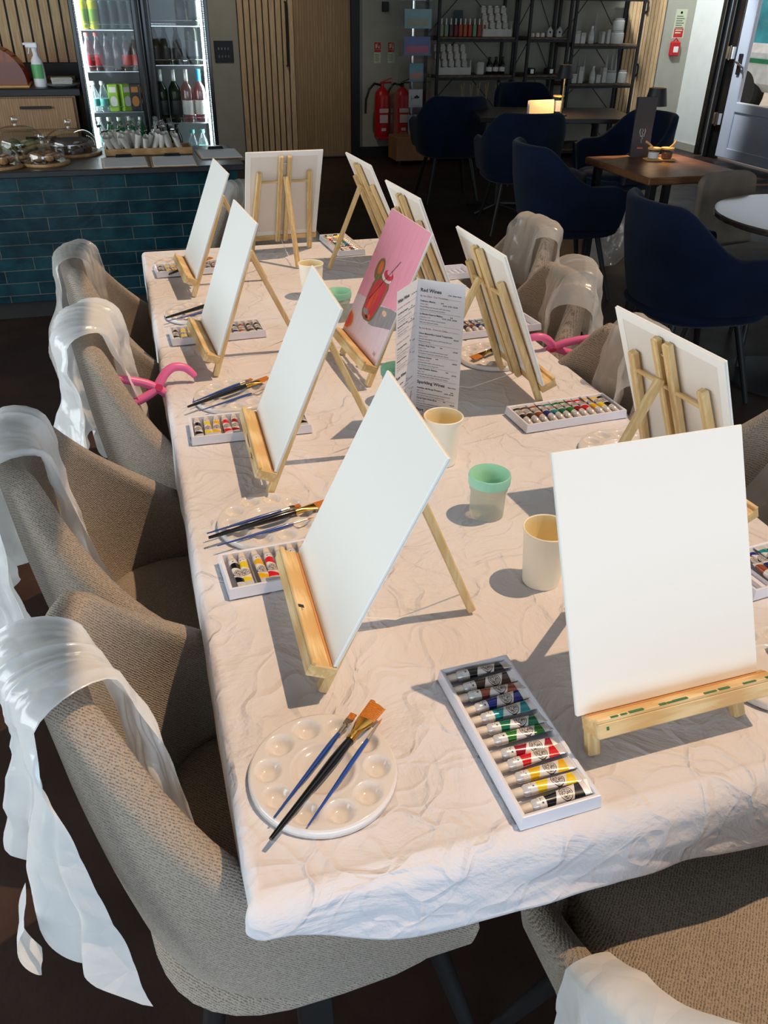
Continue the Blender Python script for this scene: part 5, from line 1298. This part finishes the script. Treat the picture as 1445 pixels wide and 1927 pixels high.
# black framed shelf units
M_shelfwood = wood('shelf_board', lin(120,98,74), lin(92,74,56), .6, 'x')
def rack(x0, x1, zs, label, y0=9.05, y1=9.42, ztop=2.1):
    t = thing('shelf_unit', label, 'shelves', ((x0+x1)/2,0,0)); c = (x0+x1)/2; hw = (x1-x0)/2
    for sx in (-1,1):
        for y in (y0,y1): MB().bar((sx*hw,y,0),(sx*hw,y,ztop),.028,.028).build('upright', M_black, t)
    for z in zs: MB().rbox(-hw+.01,hw-.01,y0,y1,z-.022,z,.003).build('shelf', M_shelfwood, t)
    for z in zs: MB().bar((-hw,y0-.004,z-.034),(hw,y0-.004,z-.034),.014,.022).bar((-hw,y1,z-.034),(hw,y1,z-.034),.014,.022).build('shelf_rail', M_black, t)
    zz = sorted(zs)
    for a_, b_ in zip(zz[:-1], zz[1:]):
        MB().bar((-hw*.95,y1+.01,a_+.02),(-hw*.2,y1+.01,b_-.04),.012,.006).bar((hw*.95,y1+.01,a_+.02),(hw*.2,y1+.01,b_-.04),.012,.006).build('brace', M_black, t)
    return t
ZA = [.08,.45,.83,1.18,1.56]
rack(3.27,4.14,ZA,'left black shelf unit holding boxed jars and small bottles')
rack(4.28,4.74,ZA,'narrow middle black shelf unit with little ornaments')
rack(4.80,5.60,[.08,.40,.74,1.12,1.56],'right black shelf unit with white jars and cones')
YS = 9.14
# reed diffusers / nail bottles with pale tops on the upper left shelf
tints = [(150,160,110),(120,150,120),(90,60,70),(120,30,40),(170,70,50),(190,90,50),(190,60,40),(110,160,120),(170,60,50),(160,50,40)]
names_ = ['olive','sage','plum','dark red','rust','orange','scarlet','mint','brick','crimson']
M_palecap = mat('pale_cap', lin(230,214,196), .4)
for i, (c1, nn) in enumerate(zip(tints, names_)):
    t = thing('scent_bottle', '%s scent bottle with pale cap, number %s from left on the upper shelf' % (nn, ['one','two','three','four','five','six','seven','eight','nine','ten'][i]), 'bottle', (3.33+.052*i,YS,1.1805), group='scent bottles on the upper shelf')
    MB().rbox(-.018,.018,-.018,.018,0,.105,.004).build('glass_body', mm('scent_%d' % i, c1, .2), t); MB().tube([(0,0,.105),(0,0,.16)], .009, 10).build('cap', M_palecap, t, True)
def carton_disp(x, y, z, nx, nz, label, group):
    t = thing('display_box', label, 'display', (x,y,z))
    MB().rbox(-.02,nx*.075+.01,-.09,-.08,0,.07,.002).rbox(-.02,-.01,-.08,.16,0,.14,.002).rbox(nx*.075,nx*.075+.01,-.08,.16,0,.14,.002).box(-.02,nx*.075+.01,-.08,.16,0,.005).build('card_tray', M_wcard, t)
    k = 0
    for j in range(nz):
        for i in range(nx):
            q = KJ.put('little cream jar %s in the %s' % (['bottom','second','third','top'][j]+' row', label.split(' of ')[0]), (x+.03+.075*i+.006*j, y-.055+.055*j, z+.006+.066*j), 0, group); k += 1
M_wcard = mat('white_card', lin(200,196,186), .8)
def make_jar():
    t = thing('balm_jar', '', 'jar')
    MB().rbox(-.028,.028,-.024,.024,0,.055,.004).build('carton', M_wcard, t); MB().lathe([(0,.055),(.022,.055),(.022,.07),(0,.072)], n=16).build('lid', M_palecap, t, True); return t
KJ = Kind(make_jar)
carton_disp(3.27+.02,9.20,.8305,5,4,'stepped white display of small cream jars on the middle shelf','cream jars in the middle shelf display')
carton_disp(3.86-.06,9.20,1.1805,4,4,'white display of small cream jars on the upper shelf','cream jars in the upper shelf display')
K_drop = bottle_kind('small', mm('amber_dark', (34,26,24), .15), None, L_cream, L_black)
for i in range(3): K_drop.put('small dark dropper bottle with white label, %s on the middle left shelf' % ['left','middle','right'][i], (3.89+.075*i,YS,.8305), 0, 'dropper bottles'),
tag(MB().rbox(-.05,.05,-.002,.002,0,.16,.001).build('photo_card', mm('photo_dark', (60,70,80), .5), None, loc=(3.60,9.36,1.25), rot=(R(-6),0,0)), 'photo card standing above the scent bottles', 'card')
tag(MB().rbox(-.04,.04,-.04,.04,0,.12,.01).build('gift_bag', M_wcard, None, loc=(3.78,YS,.8305)), 'small pale gift pouch between the jars and dropper bottles', 'bag')
# narrow unit: two tins and ornaments
for i, x in enumerate((4.37,4.60)):
    t = thing('lidded_tin', 'dark round tin with shining label, %s of two' % ('left','right')[i], 'tin', (x,YS,.8305), group='dark tins')
    MB().lathe([(0,0),(.055,0),(.058,.004),(.058,.055),(.05,.06),(0,.06)], n=24).build('tin_body', mm('tin_%d' % i, (40,38,36), .2), t, True); MB().box(-.018,.018,-.0595,-.057,.01,.05).build('label_print', L_silver, t)
for i, x in enumerate((4.56,4.67)):
    t = thing('wooden_house', 'little white house ornament, %s of two' % ('left','right')[i], 'ornament', (x,YS,1.1805), group='house ornaments')
    MB().add([(-.03,-.01,0),(.03,-.01,0),(.03,-.01,.06),(0,-.01,.095),(-.03,-.01,.06),(-.03,.01,0),(.03,.01,0),(.03,.01,.06),(0,.01,.095),(-.03,.01,.06)],[(0,1,2,3,4),(9,8,7,6,5),(0,5,6,1),(1,6,7,2),(2,7,8,3),(3,8,9,4),(4,9,5,0)]).build('house_body', M_wcard, t); MB().lathe([(0,0),(.010,0)], n=12, M=Matrix.Translation((0,-.0105,.045)) @ Matrix.Rotation(PI/2,4,'X')).build('round_window', L_black, t)
for i, x in enumerate((4.36,4.42,4.48)):
    tag(MB().lathe([(0,0),(.022,0),(.024,.004),(.02,.035),(.008,.042),(0,.042)], n=16).build('tealight', M_palecap, None, True, loc=(x,YS,1.1805)), 'small pale tealight left of the house ornaments, %s' % ['first','second','third'][i], 'candle', 'tealights')
# right unit: white jars, cones, boxes
M_ceram = mat('white_ceramic', lin(206,204,198), .3, var=.03); M_conem = mat('silver_cone', lin(170,168,164), .4)
def wjar(x, z, r_, h_, label):
    t = thing('storage_canister', label, 'canister', (x,YS,z)); MB().lathe([(0,0),(r_,0),(r_*1.03,.005),(r_*1.03,h_*.8),(r_*.85,h_*.86),(0,h_*.86)], n=26).build('canister_body', M_ceram, t, True)
    MB().lathe([(r_*.8,h_*.86),(r_*.9,h_*.88),(r_*.9,h_),(0,h_*1.01)], n=26).build('lid', M_conem, t, True)
wjar(5.37,1.1205,.072,.125,'lower of two stacked white jars by the slatted door'); wjar(5.37,1.2475,.062,.11,'upper of two stacked white jars by the slatted door')
wjar(5.36,.7405,.062,.125,'wide white jar on the middle right shelf'); wjar(5.51,.7405,.048,.125,'narrow white jar at the right end of the middle shelf')
for i, (x, z, h_) in enumerate([(4.97,1.1205,.27),(5.20,1.1205,.28),(5.05,.7405,.27),(5.12,.7405,.25),(5.40,.7405,.30),(5.47,.7405,.30),(5.52,.7405,.28)]):
    yy_ = 9.33
    tag(MB().lathe([(0,0),(.028,0),(.026,.01),(.004,h_),(0,h_)], n=18).build('cone_candle', M_conem, None, True, loc=(x,yy_,z)), 'tall slim cone candle %s' % ['left on the upper right shelf','right on the upper right shelf','leftmost on the middle right shelf','second on the middle right shelf','third on the middle right shelf','fourth on the middle right shelf','last on the middle right shelf'][i], 'candle', 'cone candles')
for i, (x, z, a_, b_) in enumerate([(4.88,1.1205,.05,.12),(4.95,1.1205,.045,.10),(5.19,1.1205,.03,.11),(5.255,1.1205,.03,.13),(4.90,.7405,.05,.09),(4.98,.7405,.045,.16),(5.20,.7405,.045,.08),(5.27,.7405,.04,.15)]):
    t = thing('gift_box', 'small white gift box %s' % ['far left, upper right shelf','second, upper right shelf','third, upper right shelf','beside the stacked jars','far left, middle right shelf','tall one on the middle right shelf','low one on the middle right shelf','beside the wide white jar'][i], 'box', (x,YS,z), group='white gift boxes')
    MB().rbox(-a_*.6,a_*.6,-.035,.035,0,b_,.003).build('box_body', M_ceram, t); MB().rbox(-a_*.62,a_*.62,-.037,.037,b_*.75,b_+.003,.003).build('lid', M_wcard, t)
K_flask = bottle_kind('small', M_ceram, None, L_cream, L_silver)
K_flask.put('white flask on the upper right shelf', (5.06,YS,1.1205), 0, 'white flasks'); K_flask.put('white flask on the middle right shelf', (5.12,YS-.03,.7405), 0, 'white flasks')
for i in range(4):
    tag(MB().lathe([(0,0),(.03,0),(.032,.004),(.03,.075),(.012,.085),(0,.085)], n=18).build('dark_candle', mm('dkc%d' % i, (36,34,34), .3), None, True, loc=(5.08+.085*i,YS,.4005)), 'dark jar candle %s on the low right shelf' % ['first','second','third','fourth'][i], 'candle', 'dark jar candles')
# tall sticks on the low left shelf
for i, x in enumerate((3.62,3.72,3.80,3.90,4.02)):
    tag(MB().tube([(-.03,0,0),(.0,0,.15),(.02,0,.30)], .007, 8).tube([(.03,0,0),(.0,0,.16),(-.015,0,.28)], .007, 8).build('driftwood_stick', mm('stick%d' % i, (190,170,130), .8), None, True, loc=(x,YS+.05,.4505)), 'pair of pale crossed sticks %s on the low left shelf' % ['far left','second','third','fourth','far right'][i], 'sticks', 'pale sticks')
# fire call point and notice on the wall by the entrance
fc = thing('fire_call_point', 'red fire alarm call point on the wall beside the white reveal', 'fire alarm', (6.35,YB,1.06))
MB().rbox(-.06,.06,-.05,0,-.08,.07,.012).build('housing', M_red, fc); MB().rbox(-.032,.032,-.054,-.049,-.04,.02,.002).build('break_glass', M_white, fc); MB().tube([(-.03,-.025,.07),(0,-.025,.1),(.03,-.025,.07)], .008, 8).build('loop', M_red, fc, True)
fn = thing('fire_notice', 'pale fire action notice above the red call point', 'sign', (6.375,YB,1.30))
MB().rbox(-.075,.075,-.003,0,-.14,.15,.001).build('plate', M_photo, fn); MB().box(-.06,.06,-.0036,-.003,-.13,-.04).build('red_panel', M_red, fn)
g = MB()
for k in range(6): g.box(-.055,.03+.02*(k%2),-.0034,-.003,.075-.022*k,.082-.022*k)
g.lathe([(0,0),(.014,0)], n=14, M=Matrix.Translation((0,-.0035,.115)) @ Matrix.Rotation(PI/2,4,'X')); g.build('small_print', M_black, fn)
MB().box(-.045,.045,-.0042,-.0036,-.065,-.052).box(-.045,.03,-.0042,-.0036,-.09,-.077).build('title_print', M_photo, fn)
# make sure every stray object carries a name of its kind only
